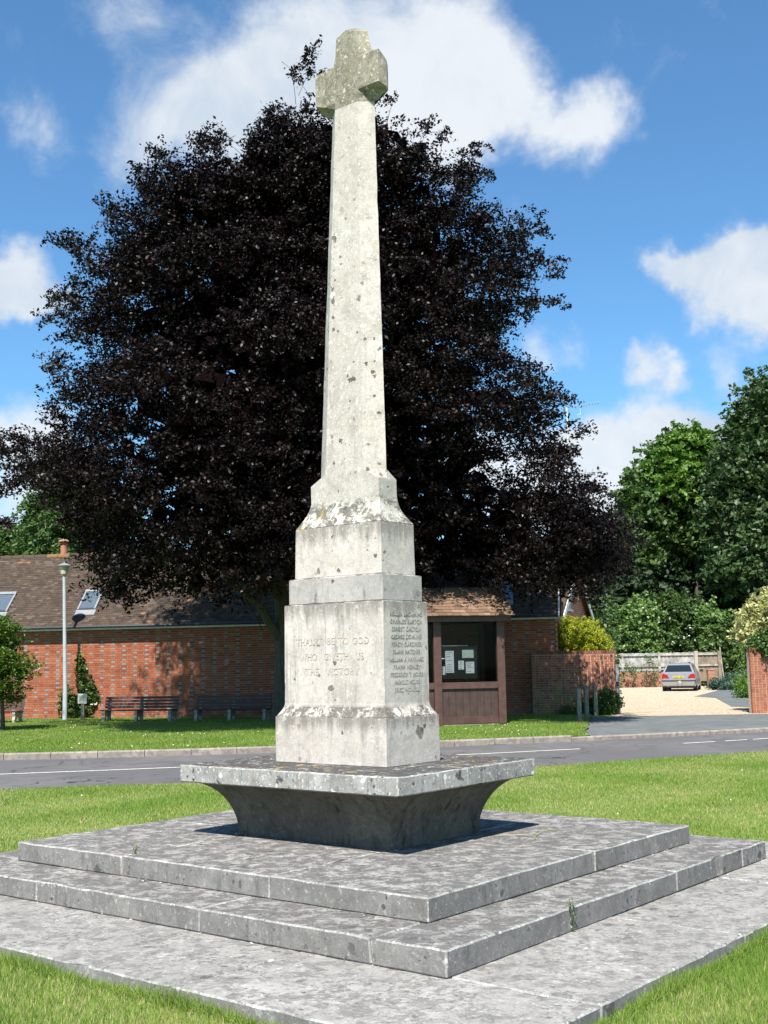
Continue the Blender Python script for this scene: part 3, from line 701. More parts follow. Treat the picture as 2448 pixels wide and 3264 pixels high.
def glass_mat(name, tint, refl=.12, trans=.85):
    m, nt, b, g = newmat(name); out = [n for n in nt.nodes if n.type == 'OUTPUT_MATERIAL'][0]
    gl = nd(nt, 'BsdfGlossy', {'Roughness': .02}); tr = nd(nt, 'BsdfTransparent', {0: (*tint, 1)})
    fr = nd(nt, 'LayerWeight', {'Blend': refl}).outputs['Fresnel']
    mx = nd(nt, 'MixShader', {0: fr, 1: tr.outputs[0], 2: gl.outputs[0]}); nt.links.new(mx.outputs[0], out.inputs[0])
    return m
M['pane'] = plain('skylight glass', (.11, .14, .165), .06, .05, spec=1.)  # blue-grey base colour paints in the reflected sky
M['pane'].node_tree.nodes['Principled BSDF'].inputs['Metallic'].default_value = .3
M['pane'].node_tree.nodes['Principled BSDF'].inputs['Normal'].links and M['pane'].node_tree.links.remove(M['pane'].node_tree.nodes['Principled BSDF'].inputs['Normal'].links[0])
M['terra'] = plain('terracotta flue', (.33, .13, .085), .6, .15)
def TM(x, y, z, rx=0., ry=0., rz=0.): return Matrix.Translation((x, y, z)) @ Matrix.Rotation(rz, 4, 'Z') @ Matrix.Rotation(ry, 4, 'Y') @ Matrix.Rotation(rx, 4, 'X')

# ------------------------------------------------------------------ long brick building
TH = math.atan(-.18); CN = (5.35, 36.8, 0.)
bld = empty('brick_building', CN, TH, label='long low red brick building with a brown tiled roof and skylights', cat='building')
LEN, DEP = 20.6, 4.8
wall = MB().box(-LEN, -.006, .008, .23, -.1, 2.95).box(-.23, -.0065, .2305, DEP, -.1, 2.95).box(-LEN, -.24, DEP-.23, DEP-.001, -.1, 2.95).box(-LEN, -LEN+.2, .231, DEP-.24, -.1, 2.95).build('wall', M['mortar'], bld)
it = []
nc = 39
for k in range(nc):
    z = .04+k*.0747+.0325
    x = -LEN+(.0 if k % 2 else .394)-.8; i = 0
    while x < -.02:
        hd = i % 4 == 3; L = .1025 if hd else .215
        a, b_ = max(x, -LEN), min(x+L, -.002)
        if b_-a > .04:
            mi = (4 if random.random() < .75 else 5) if (hd and random.random() < .85) else random.choices((0, 1, 2, 3), (4, 3, 1.2, 1.6))[0]
            if k < 2 and not hd: mi = random.choice((3, 0, 0))
            it.append((TM((a+b_)/2, .05+random.uniform(-.0025, .0025), z), (b_-a, .102, .063), mi))
        x += L+.0105; i += 1
def wrank(t):
    p = t[0].translation; return (not (-15.6 < p.x < -9.6 and p.z < 2.6), abs(p.x+13.2))
pieces(wall, 'brick', 'brick_courses', it, WALLM, 300, wrank)
it = []
for k in range(nc):
    y = .125 if k % 2 else .24
    while y < DEP-.1:
        L = .215 if random.random() < .6 else .1025
        it.append((TM(-.05, y+L/2, .04+k*.0747+.0325), (.1015, L, .063), random.choice((0, 1, 2, 2)))); y += L+.0105
pieces(wall, 'brick', 'end_brick_courses', it, WALLM, 0)
# roof
PT = R(45); RY0, RZ0 = -.30, 3.06; RUN = 2.7; SL = RUN/math.cos(PT)
rt = Matrix.Translation((0, RY0, RZ0)) @ Matrix.Rotation(PT, 4, 'X')          # x along, y up the slope, z normal
tan = math.tan(PT)
rv = [(-LEN-.1, RY0, RZ0-.03), (.06, RY0, RZ0-.03), (.06, RY0+RUN, RZ0+RUN*tan-.03), (-LEN-.1, RY0+RUN, RZ0+RUN*tan-.03), (.06, RY0+2*RUN, RZ0-.03), (-LEN-.1, RY0+2*RUN, RZ0-.03)]
roof = mobj('roof', rv, [(0, 1, 2, 3), (3, 2, 4, 5), (0, 5, 4, 1)], TILES[1], bld)
it = []
rows = int(SL/.1)
def inlight(x, s): return any(a-.02 < x < b_+.02 and c_-.03 < s < d_+.05 for a, b_, c_, d_ in SKYL)
SKYL = [(-16.17, -15.50, .60, 1.80), (-19.45, -18.75, .60, 1.80), (-1.97, -1.36, .55, 1.55)]
for k in range(rows):
    s_ = .05+k*.1
    n = int((LEN+.16)/.166)
    for i in range(n):
        x = -LEN-.1+(i+.5)*.166+(.083 if k % 2 else 0)
        if x > .02 or inlight(x, s_): continue
        tile_noise = noise.noise(Vector((x*.8, s_*1.3, 2)))  # noise varies the mix of tile colours in patches
        mi = 3 if random.random() < (.014 if tile_noise > -.1 else .005) else (2 if random.random() < .10+.2*max(0, tile_noise) else (1 if random.random() < .4 else 0))
        it.append((rt @ TM(x+random.uniform(-.003, .003), s_+.03, .019+random.uniform(-.002, .004), rx=R(-4.5+random.uniform(-1.4, 1.4)), rz=random.uniform(-.012, .012)), (.161, .165, .013), mi))
def rrank(t):
    p = t[0].translation; return (not -16 < p.x < -9, abs(p.x+13)*1.2+abs(p.z-3.6))
pieces(roof, 'roof_tile', 'roof_tiles', it, TILES, 300, rrank)
it = []
x = -LEN
RIDGE = RZ0+RUN*tan
M['lichen'] = brick_mat('orange lichened ridge tile', (.20, .11, .04), (.11, .075, .05), 9)
mbs = MB()
while x < 0:
    mb = MB(); mb.loft([[(x, RY0+RUN+.13*math.sin(R(a)), RIDGE-.10+.16*math.cos(R(a))) for a in range(-80, 81, 20)], [(x+.43, RY0+RUN+.13*math.sin(R(a)), RIDGE-.105+.16*math.cos(R(a))) for a in range(-80, 81, 20)]])
    mb.build('ridge_tile', M['lichen'] if random.random() < .3 else TILES[0], roof); x += .45
MB().box(-LEN-.1, .05, -.275, -.25, 2.94, 3.055).build('fascia', M['white'], bld)
MB().box(-LEN-.1, .05, -.249, -.001, 2.952, 2.975).build('soffit', M['white'], bld)
MB().tube([(-LEN-.1, -.325, 3.045), (.06, -.325, 3.045)], .048, 8).build('gutter', M['gutter'], bld)
bg_ = [Vector((.075, RY0-.02, RZ0-.12)), Vector((.075, RY0-.02, RZ0+.05)), Vector((.075, RY0+RUN, RIDGE+.05)), Vector((.075, RY0+RUN, RIDGE-.13))]
MB().loft([bg_, [q+Vector((.035, 0, 0)) for q in bg_]]).build('barge_board', M['white'], bld)
MB().loft([[(-.22, .0, 2.951), (-.22, DEP, 2.951), (-.22, RY0+RUN, RIDGE-.06)], [(-.003, .0, 2.951), (-.003, DEP, 2.951), (-.003, RY0+RUN, RIDGE-.06)]]).build('gable_wall', M['bricktex'], bld)
for (a, b_, c_, d_) in SKYL:
    e = bpy.data.objects.new('skylight', None); link(e, bld); e.matrix_local = rt
    MB().box(a, b_, d_-.12, d_, 0, .085).build('head_flashing', M['frame'], e)
    MB().box(a, a+.06, c_+.2, d_-.121, 0, .075).build('frame_rail', M['frame'], e)
    MB().box(b_-.06, b_, c_+.2, d_-.121, 0, .075).build('frame_rail', M['frame'], e)
    MB().box(a+.0605, b_-.0605, c_+.2, c_+.26, 0, .07).build('frame_rail', M['gutter'], e)
    MB().box(a-.02, b_+.02, c_-.06, c_+.199, .02, .04).build('apron', M['frame'], e)
    MB().box(a+.0605, b_-.0605, c_+.2605, d_-.1215, .03, .055).build('pane', M['pane'], e)
fx = -17.75
fl = MB().tube([(fx, RY0+RUN+.05, RIDGE-.15), (fx, RY0+RUN+.05, RIDGE+.47)], .125, 14).build('flue', M['terra'], bld)
MB().lathe([(.05, .05), (.19, .0), (.21, .03), (.16, .09), (.03, .13)], 14, (fx, RY0+RUN+.05, RIDGE+.47)).build('flue_cap', M['terra'], fl)

# house behind, showing its gable
hs = empty('gabled_house', (5.95, 40.3, 0), R(-22), label='brick house end with white barge boards behind the long building', cat='house')
ze, za = 3.30, 4.95
MB().loft([[(-7, 0, -.05), (-7, 4.4, -.05), (-7, 4.4, ze), (-7, 2.2, za), (-7, 0, ze)], [(0, 0, -.05), (0, 4.4, -.05), (0, 4.4, ze), (0, 2.2, za), (0, 0, ze)]]).build('wall', M['bricktex'], hs)
for s_ in (0, 1):
    y0, y1 = (-.25, 2.2) if not s_ else (4.65, 2.2)
    z0 = ze-.25*(za-ze)/2.2
    q = [Vector((-7.1, y0, z0+.03)), Vector((-7.1, y1, za+.03)), Vector((-7.1, y1, za+.11)), Vector((-7.1, y0, z0+.11))]
    MB().loft([q, [p_+Vector((7.3, 0, 0)) for p_ in q]]).build('roof_slope', TILES[0], hs)
    q = [Vector((.21, y0, z0-.14)), Vector((.21, y1, za-.14)), Vector((.21, y1, za+.08)), Vector((.21, y0, z0+.08))]
    MB().loft([q, [p_+Vector((.04, 0, 0)) for p_ in q]]).build('barge_board', M['white'], hs)
wn = MB().box(.001, .03, 1.05, 1.75, 3.45, 4.35).build('window', M['white'], hs)
MB().box(.031, .036, 1.10, 1.70, 3.50, 4.30).build('pane', M['frame'], wn)
MB().box(.001, .09, .98, 1.82, 3.38, 3.449).build('sill', M['white'], hs)
# aerial mast on that house
am = empty('aerial_mast', (7.25, 45, 0), 0, label='thin white aerial mast with two yagi aerials behind the beech', cat='aerial')
M['alu'] = plain('weathered aluminium', (.42, .42, .42), .45, .15, metal=.6)
MB().tube([(0, 0, -.05), (0, 0, 11.5)], [.06, .035], 7).build('mast', M['white'], am)
def yagi(z, x0, x1, n, tilt, el):
    mb = MB(); mb.tube([(x0, 0, z), (x1, .3, z+tilt)], .012, 5)
    for k in range(n):
        t = (k+.5)/n; x = x0+(x1-x0)*t; zz = z+tilt*t
        mb.tube([(x, .3*t-el, zz+el*.35), (x, .3*t+el, zz-el*.35)], .007, 4)
    mb.tube([(0, 0, z-.28), ((x0+x1)*.5, .1, z-.2), ((x0+x1)*.5, .15, z+tilt*.5)], .012, 5)
    mb.build('aerial', M['alu'], am)
yagi(11.45, -.25, 1.35, 14, .28, .09); yagi(8.85, .2, 1.35, 4, .12, .35)

# ------------------------------------------------------------------ roadside shelter
M['timber'] = plain('red brown timber', (.072, .034, .026), .55, .25, 6)
M['timber2'] = plain('dark brown boards', (.050, .027, .021), .6, .25, 6)
M['glass'] = glass_mat('shelter glass', (.72, .735, .73), .12)
SHING = [brick_mat('cedar shingle', (0.141, 0.086, 0.055), (0.170, 0.108, 0.071), 18), brick_mat('pale cedar shingle', (0.186, 0.121, 0.083), (0.215, 0.143, 0.099), 18), brick_mat('brown shingle', (0.113, 0.066, 0.044), (0.136, 0.083, 0.055), 18)]
sh = empty('timber_shelter', (3.0, 31.1, 0), R(11.3), label='brown timber shelter with glazed sides and a shingle roof', cat='shelter')
PX = (-3.4, -1.72, 0.)
MB().box(-3.5, .1, -.06, 1.75, -.05, .045).build('floor_slab', M['kerb'], sh)
for y in (0., 1.6):
    for x in PX:
        po = MB().box(x-.1, x+.1, y-.1, y+.1, .046, 2.72).build('post', M['timber'], sh)
    for a, b_ in zip(PX, PX[1:]):
        MB().box(a+.101, b_-.101, y-.05, y+.05, .06, .245).build('bottom_rail', M['timber'], sh)
        MB().box(a+.101, b_-.101, y-.07, y+.06, .965, 1.13).build('middle_rail', M['timber'], sh)
        n = 8; w_ = (b_-a-.202)/n
        for k in range(n): MB().box(a+.101+k*w_+.004, a+.101+(k+1)*w_-.004, y-.02, y+.03+.002*(k % 2), .2455, .9645).build('board', M['timber2'], sh)
        MB().box(a+.1015, b_-.1015, y+.0, y+.008, 1.1305, 2.70).build('glass_pane', M['glass'], sh)
MB().box(PX[2]-.03, PX[2]+.03, .101, 1.499, .96, 1.13).build('middle_rail', M['timber'], sh)
MB().box(PX[2]-.02, PX[2]+.02, .101, 1.499, .06, .959).build('side_boards', M['timber2'], sh)
MB().box(PX[2]-.004, PX[2]+.004, .101, 1.499, 1.131, 2.70).build('glass_pane', M['glass'], sh)
MB().box(PX[0]-.03, PX[0]+.03, .101, 1.499, .06, 2.7).build('side_boards', M['timber2'], sh)
MB().box(-3.62, .24, -.30, -.24, 2.70, 2.875).build('fascia', M['timber'], sh)
MB().box(-3.62, .24, 1.84, 1.90, 2.70, 2.875).build('fascia', M['timber'], sh)
MB().box(-3.55, .17, -.239, 1.839, 2.73, 2.76).build('ceiling', M['timber2'], sh)
sy0, sz0, sy1, sz1 = -.36, 2.86, .80, 3.62
spi = math.atan2(sz1-sz0, sy1-sy0); sl2 = math.hypot(sz1-sz0, sy1-sy0)
rs = MB().loft([[(-3.7, sy0, sz0), (-3.7, sy1, sz1-.005), (-3.7, 2*sy1-sy0, sz0)], [(.28, sy0, sz0), (.28, sy1, sz1-.005), (.28, 2*sy1-sy0, sz0)]]).build('roof', SHING[2], sh)
st_ = Matrix.Translation((0, sy0, sz0)) @ Matrix.Rotation(spi, 4, 'X')
it = []
for k in range(9):
    x = -3.72+random.uniform(0, .1)
    while x < .28:
        w_ = random.uniform(.15, .24); w2 = min(w_, .31-x)
        if w2 > .05: it.append((st_ @ TM(x+w2/2, .05+k*.157+random.uniform(-.008, .008), .022+random.uniform(0, .006), rx=R(-4.5), rz=random.uniform(-.03, .03)), (round(w2, 2)-.006, .24, .014), random.choice((0, 0, 1, 2)) if k < 8 else 1))
        x += w_
pieces(rs, 'shingle', 'shingles', it, SHING, 300)
st3 = Matrix.Translation((0, 2*sy1-sy0, sz0)) @ Matrix.Rotation(math.pi, 4, 'Z') @ Matrix.Rotation(spi, 4, 'X')
# noticeboard behind the glass
nb = empty('notice_board', (0, 0, 0), 0, label='dark notice board with white papers pinned up behind the shelter glass', cat='notice board')
nb.matrix_world = Matrix.Translation((3.0, 31.1, 0)) @ Matrix.Rotation(R(11.3), 4, 'Z')
M['board'] = plain('dark green baize', (.016, .022, .02), .9)
MB().box(-1.61, -.62, .06, .09, 1.22, 2.12).build('panel', M['board'], nb)
M['paper'] = plain('notice paper', (.74, .76, .80), .8, .12, 14); M['paper2'] = plain('green notice paper', (.5, .62, .54), .8, .1, 14); M['ink'] = plain('printed lines', (.10, .11, .13), .8)
def paper(x0, x1, z0, z1, m=0):
    p_ = MB().box(x0, x1, .052, .0595, z0, z1).build('paper', M['paper2'] if m else M['paper'], nb)
    if not m:
        mb = MB()
        for k in range(int((z1-z0)/.055)):
            z = z1-.04-k*.055
            if random.random() < .8: mb.box(x0+.03, x1-.03-random.uniform(0, .3)*(x1-x0), .0505, .0518, z, z+.012)
        if mb.v: mb.build('print', M['ink'], p_)
paper(-1.48, -1.25, 1.38, 1.95); paper(-1.60, -1.49, 1.33, 1.55); paper(-1.13, -.98, 1.46, 1.69); paper(-.93, -.70, 1.36, 1.66); paper(-1.02, -.71, 1.76, 1.97, 1)
MB().box(-1.58, -.85, .052, .0595, 2.075, 2.095).build('heading_strip', M['paper'], nb)
M['chrome'] = plain('bright metal', (.7, .7, .7), .2, .05, metal=1.)
MB().box(-1.60, -1.52, -.03, -.006, 1.74, 1.765).build('door_handle', M['chrome'], sh)

# ------------------------------------------------------------------ garden walls
def bond(x0, x1, n, zb=.02, y0=0., mossx=None):
    it = []
    for k in range(n):
        x = x0+(0 if k % 2 else -.06); i = k // 2
        while x < x1-.02:
            L = .1025 if (i+k) % 3 else .16
            a, b_ = max(x, x0), min(x+L, x1)
            if b_-a > .03:
                z = zb+k*.075+.0325
                mi = random.choices((0, 1, 2), (3, 2, 2))[0]
                if mossx and a < mossx and z < 1.0 and random.random() < .8*(1-z/1.1): mi = 3
                it.append((TM((a+b_)/2, y0+.05+random.uniform(-.003, .003), z), (round(b_-a, 3), .104, .064), mi))
            x += L+.011; i += 1
    return it
gw = empty('garden_wall', (7.02, 36.2, 0), R(-6), label='old brick garden wall with brick on edge top beside the gravel drive entrance', cat='wall')
WL = 2.55
MB().box(-WL, -.006, .008, .22, -.1, 1.83).build('wall_core', M['oldmortar'], gw)
pieces(gw, 'brick', 'bricks', bond(-WL, -.0, 24, mossx=-1.1), OLD, 380)
it = []
x = -WL
while x < -.03: it.append((TM(x+.033, .11, 1.832+.054, ry=random.uniform(-.02, .02)), (.062, .228, .107), random.choice((0, 1, 1)))); x += .074
pieces(gw, 'coping_brick', 'coping_bricks', it, OLD, 300)
rw = empty('entrance_wall', (10.72, 34.75, 0), R(4), label='red brick wall and pier at the right edge beside the drive', cat='wall')
MB().box(.006, 3.4, .068, .30, -.1, 1.80).build('wall_core', M['oldmortar'], rw)
MB().box(.002, .33, .009, .067, -.1, 1.80).build('pier_core', M['oldmortar'], rw)
it = bond(.36, 3.4, 24, y0=.06)+bond(0, .335, 24, y0=-.0)
pieces(rw, 'brick', 'bricks', it, [OLD[2], OLD[0], OLD[2], OLD[3]], 300, lambda t: t[0].translation.x)
x = 0; it = []
while x < 3.4: it.append((TM(x+.033, .13, 1.86), (.062, .27, .107), random.choice((0, 1)))); x += .074
pieces(rw, 'coping_brick', 'coping_bricks', it, OLD, 300)

# ------------------------------------------------------------------ street furniture
M['steel'] = plain('pale grey painted steel', (.36, .40, .41), .4, .08, 5)
M['lamp'] = plain('cream lantern bowl', (.50, .48, .38), .35, .08)
lp = empty('street_lamp', (-10.50, 38.5, 0), 0, label='slim pale grey lamp post with a bowl lantern before the brick wall', cat='street lamp')
MB().tube([(0, 0, -.05), (0, 0, .9)], .076, 12).build('base_column', M['steel'], lp)
MB().tube([(0, 0, .901), (-.1, 0, 4.72)], [.07, .05], 12).build('column', M['steel'], lp)
MB().lathe([(.07, 0), (.11, .05), (.17, .30), (.175, .31)], 16, (-.1, 0, 4.72)).build('lantern_bowl', M['lamp'], lp)
MB().lathe([(.235, .312), (.24, .325), (.10, .39), (.025, .42), (.02, .45)], 16, (-.1, 0, 4.72)).build('canopy', M['frame'], lp)
M['oldwood'] = plain('silvered oak', (.20, .18, .14), .9, .3, 9)
for (u, v_, lab, t_) in ((1252, 1559, 'pale weathered oak bollard nearest the road by the drive', 1.), (1268, 1551.5, 'middle weathered oak bollard of the three by the garden wall', .93), (1287.5, 1545.5, 'rearmost dark oak bollard, closest to the ivy on the garden wall', .80)):
    q = G(u, v_)
    b0 = empty('bollard', (q.x, q.y, 0), R(8), label=lab, cat='bollard', group='oak bollards beside the garden wall')
    mt = M['oldwood']; hh = .90+.03*random.random()
    MB().loft([[(-.057, -.057, -.1), (.057, -.057, -.1), (.057, .057, -.1), (-.057, .057, -.1)], [(-.053, -.053, hh-.03), (.053, -.053, hh-.03), (.053, .053, hh), (-.053, .053, hh)]]).build('post', mt, b0)
    MB().box(-.012, .012, -.0585, -.0545, hh-.22, hh-.14).build('reflector', M['frame'], b0)
gp = empty('gate_post', (6.98, 35.75, 0), 0, label='grey metal gate post at the end of the garden wall', cat='gate post')
MB().box(-.045, .045, -.045, .045, -.1, 1.48).build('post', M['frame'], gp)
MB().box(-.06, .03, -.075, -.0455, .86, .98).build('latch', M['iron'], gp)
MB().box(-.05, .05, -.05, .05, 1.481, 1.50).build('cap', M['frame'], gp)
sp = empty('small_sign', (-9.78, 38.0, 0), TH, label='small pale square sign on a short wooden post by the ivy', cat='sign')
MB().box(-.05, .05, -.05, .05, -.1, .60).build('post', M['oldwood'], sp)
pl_ = MB().box(-.15, .15, -.075, -.0505, .55, .86).build('plate', M['white'], sp)
MB().box(-.125, .125, -.079, -.0755, .575, .835).build('face', M['lamp'], sp)
# benches
M['slat'] = plain('dark brown bench slat', (.058, .031, .025), .6, .25, 5); M['conc'] = plain('concrete bench leg', (.33, .30, .26), .9, .2, 14)
def bench(loc, rz, lab, W=2.4):
    e = empty('park_bench', loc, rz, label=lab, cat='bench', group='slatted benches along the brick wall')
    for x in (-W/2+.12, -.02, W/2-.12):
        mb = MB(); q = [(-.03, -.31), (-.27, -.31), (-.30, -.27), (-.22, -.17), (-.24, -.08), (-.29, .0)]
        pr = [(-.28, 0), (-.30, .10), (-.25, .20), (-.29, .30), (-.27, .345), (.16, .31), (.24, .74), (.285, .73), (.24, .30), (.21, .12), (.27, 0), (.19, -.02), (.10, .17), (-.13, .18), (-.20, -.02)]
        mb.loft([[(x-.045, y, z) for y, z in pr], [(x+.045, y, z) for y, z in pr]]); mb.build('leg', M['conc'], e)
    for k in range(4):
        y = -.245+k*.115; MB().box(-W/2, W/2, y-.048, y+.048, .352-k*.011, .386-k*.011).build('seat_slat', M['slat'], e)
    for k in range(4):
        z = .44+k*.095; y = .145+(z-.31)*.186
        MB().loft([[(-W/2, y-.006-.03, z-.036), (-W/2, y-.006, z-.036), (-W/2, y+.008, z+.036), (-W/2, y-.024, z+.036)], [(W/2, y-.036, z-.036), (W/2, y-.006, z-.036), (W/2, y+.008, z+.036), (W/2, y-.024, z+.036)]]).build('back_slat', M['slat'], e)
    return e
bench((-7.70, 36.75, 0), TH, 'brown slatted bench half in sun, left of the beech shadow')
bench((-4.75, 36.25, 0), TH, 'dark slatted bench wholly in the beech shade beside the memorial')
bench((-12.75, 37.6, 0), TH, 'brown bench at the far left, mostly hidden by the small green tree')
# ------------------------------------------------------------------ fence beyond the gravel
M['fencew'] = plain('silver grey fence board', (.29, .28, .255), .9, .4, 3); M['fenced'] = plain('brown fence board', (.20, .165, .12), .9, .3, 3)
fn = empty('board_fence', (13., 69., 0), 0, label='silver grey board fence on a low brick wall behind the car', cat='fence')
lw_ = MB().box(-3, 5.35, 0, .25, -.1, .90).build('low_wall', M['bricktex'], fn)
x = -3.; k = 0
while x < 6.5:
    if not (5.0 < x < 5.2):
        MB().box(x, x+.142, .10+.016*(k % 2), .115+.016*(k % 2), .94 if x < 5.0 else .3, 1.98+random.uniform(-.02, .02)).build('board', M['fencew'] if x < 5 else M['fenced'], fn)
    x += .118; k += 1
for x0, x1 in ((-3, 5.0), (5.25, 6.4)):
    for z in (1.82, 1.18): MB().box(x0, x1, .03, .098, z, z+.09).build('rail', M['fencew'], fn)
for x in (-1.5, .72, 2.9): MB().box(x, x+.13, -.06, .028, .91, 1.99).build('post', M['fencew'], fn)
MB().box(5.03, 5.22, -.05, .14, -.1, 2.06).build('concrete_post', M['conc'], fn)
MB().box(6.41, 6.58, -.04, .14, -.1, 2.05).build('post', M['fenced'], fn)
MB().tube([(6.72, 0, -.05), (6.55, 0, 2.25)], .035, 6).build('prop', M['fencew'], fn)
for (x, y, z1, lab) in ((18.25, 66.5, .95, 'red brick pier just right of the parked car'), (19.35, 62.6, .92, 'left of two low brick piers among the garden plants'), (20.1, 62.3, .82, 'right of two low brick piers among the garden plants')):
    MB().box(-.19, .19, -.19, .19, -.05, z1).box(-.21, .21, -.21, .21, z1+.001, z1+.05).build('brick_pier', M['bricktex'], None, label=lab, cat='pier').location = (x, y, 0)

# ------------------------------------------------------------------ parked car
M['silver'] = plain('silver car paint', (.34, .35, .37), .25, .03, metal=.5); M['carglass'] = plain('dark car glass', (.012, .016, .018), .05, .1, spec=.8)
M['black'] = plain('black plastic', (.02, .02, .024), .5, .1); M['tyre'] = plain('tyre rubber', (.018, .018, .018), .85, .1)
M['red'] = plain('red lamp lens', (.30, .012, .015), .2, .1); M['plate'] = plain('yellow plate', (.55, .42, .03), .4, .05); M['gold'] = plain('grey tow cover', (.25, .23, .20), .7, .2, 20)
for m_ in ('silver', 'carglass', 'red'):
    n_ = M[m_].node_tree.nodes['Principled BSDF']
    for l_ in list(n_.inputs['Normal'].links): M[m_].node_tree.links.remove(l_)
car = empty('parked_car', (14.62, 59.2, 0), R(-18), label='silver estate car parked on the gravel, rear towards the road', cat='car')
def sect(y, w, zb, zm, zt, wt): return [(-w*.93, y, zb), (-w, y, zb+.12), (-w*1.0, y, zm), (-wt, y, zt), (wt, y, zt), (w*1.0, y, zm), (w, y, zb+.12), (w*.93, y, zb)]
mb = MB()
mb.loft([sect(.0, .70, .34, .52, .56, .66), sect(.04, .80, .27, .60, .90, .72), sect(.16, .85, .25, .62, .95, .79), sect(.9, .875, .22, .62, .93, .84), sect(2.4, .88, .20, .62, .92, .845), sect(3.5, .87, .22, .60, .90, .80), sect(4.2, .80, .25, .52, .74, .70), sect(4.5, .66, .32, .45, .62, .56)])
mb.build('body', M['silver'], car, smooth=False)
mb = MB(); 
def gh(y, w, z): return [(-w, y, z), (w, y, z)]
gr_ = [[(-.77, .17, .951), (.77, .17, .951), (.80, 3.3, .915), (-.80, 3.3, .915)], [(-.60, .62, 1.33), (.60, .62, 1.33), (.64, 2.3, 1.37), (-.64, 2.3, 1.37)], [(-.50, .74, 1.385), (.50, .74, 1.385), (.54, 2.1, 1.415), (-.54, 2.1, 1.415)]]
mb.loft(gr_); mb.build('cabin', M['silver'], car)
def lerp(a, b, t): return Vector(a)*(1-t)+Vector(b)*t
def panel(name, q, off, mat, par):
    q = [Vector(a) for a in q]; n = (q[1]-q[0]).cross(q[3]-q[0]).normalized()*off
    return MB().loft([[a-n*.3 for a in q], [a+n for a in q]]).build(name, mat, par)
A, B_, C_, D_ = gr_[0][0], gr_[0][1], gr_[1][1], gr_[1][0]
def qd(u, v): return lerp(lerp(A, B_, u), lerp(D_, C_, u), v)
panel('rear_window', [qd(.06, .05), qd(.94, .05), qd(.94, .92), qd(.06, .92)], .006, M['carglass'], car)
for s_, nm in ((-1, 'side_window'), (1, 'side_window')):
    q = [Vector((s_*.775, .45, .965)), Vector((s_*.79, 3.0, .935)), Vector((s_*.652, 2.25, 1.34)), Vector((s_*.625, .85, 1.32))]
    if s_ > 0: q = q
    else: q = q[::-1]
    panel(nm, q, .012, M['carglass'], car)
    tl = MB(); tl.loft([[(s_*.46, .10, .68), (s_*.80, .16, .64), (s_*.815, .17, .80), (s_*.74, .13, .89), (s_*.55, .10, .83)], [(s_*.46, -.022, .68), (s_*.815, .03, .64), (s_*.83, .05, .80), (s_*.74, .012, .89), (s_*.55, -.02, .83)]]); tl.build('tail_light', M['red'], car)
    mi_ = MB().lathe([(.02, -.06), (.085, -.045), (.09, .045), (.03, .07)], 10, (s_*.99, 2.75, 1.0)).build('wing_mirror', M['black'], car)
    MB().tube([(s_*.46, .8, 1.425), (s_*.5, 2.0, 1.44)], .017, 6).build('roof_bar', M['black'], car)
    for y in (.85, 3.55):
        w_ = empty('wheel', (s_*.76, y, .31), 0, parent=car)
        q = [(.31*math.cos(t), .31*math.sin(t)) for t in [i*2*math.pi/18 for i in range(18)]]
        MB().loft([[(-.1, a*.9, b*.9) for a, b in q], [(-.085, a, b) for a, b in q], [(.085, a, b) for a, b in q], [(.1, a*.9, b*.9) for a, b in q]]).build('tyre', M['tyre'], w_)
        MB().loft([[(s_*.101, a*.6, b*.6) for a, b in q], [(s_*.115, a*.5, b*.5) for a, b in q]]).build('rim', M['alu'], w_)
MB().box(-.83, .83, -.045, .06, .50, .56).build('bumper_strip', M['black'], car)
MB().loft([[(-.80, -.02, .56), (.80, -.02, .56), (.84, .09, .565), (-.84, .09, .565)], [(-.80, -.02, .61), (.80, -.02, .61), (.82, .06, .61), (-.82, .06, .61)]]).build('bumper_top', M['silver'], car)
MB().loft([[(-.74, .0, .30), (.74, .0, .30), (.80, .15, .30), (-.80, .15, .30)], [(-.80, -.04, .495), (.80, -.04, .495), (.84, .12, .495), (-.84, .12, .495)]]).build('bumper', M['silver'], car)
MB().box(-.78, .78, .15, .6, .16, .30).build('underbody', M['black'], car)
pt_ = MB().box(-.27, .27, -.012, .05, .655, .765).build('number_plate', M['plate'], car)
mb = MB()
for k in range(7): mb.box(-.235+k*.068+(.03 if k > 3 else 0), -.198+k*.068+(.03 if k > 3 else 0), -.0145, -.0125, .675, .745)
mb.build('plate_marks', M['black'], pt_)
MB().lathe([(.03, -.14), (.10, -.12), (.12, 0), (.09, .10), (.05, .13)], 10, (.06, -.10, .40)).build('tow_cover', M['gold'], car)
MB().tube([(-.52, .3, .27), (-.52, -.03, .27)], .035, 8).build('exhaust', M['chrome'], car)
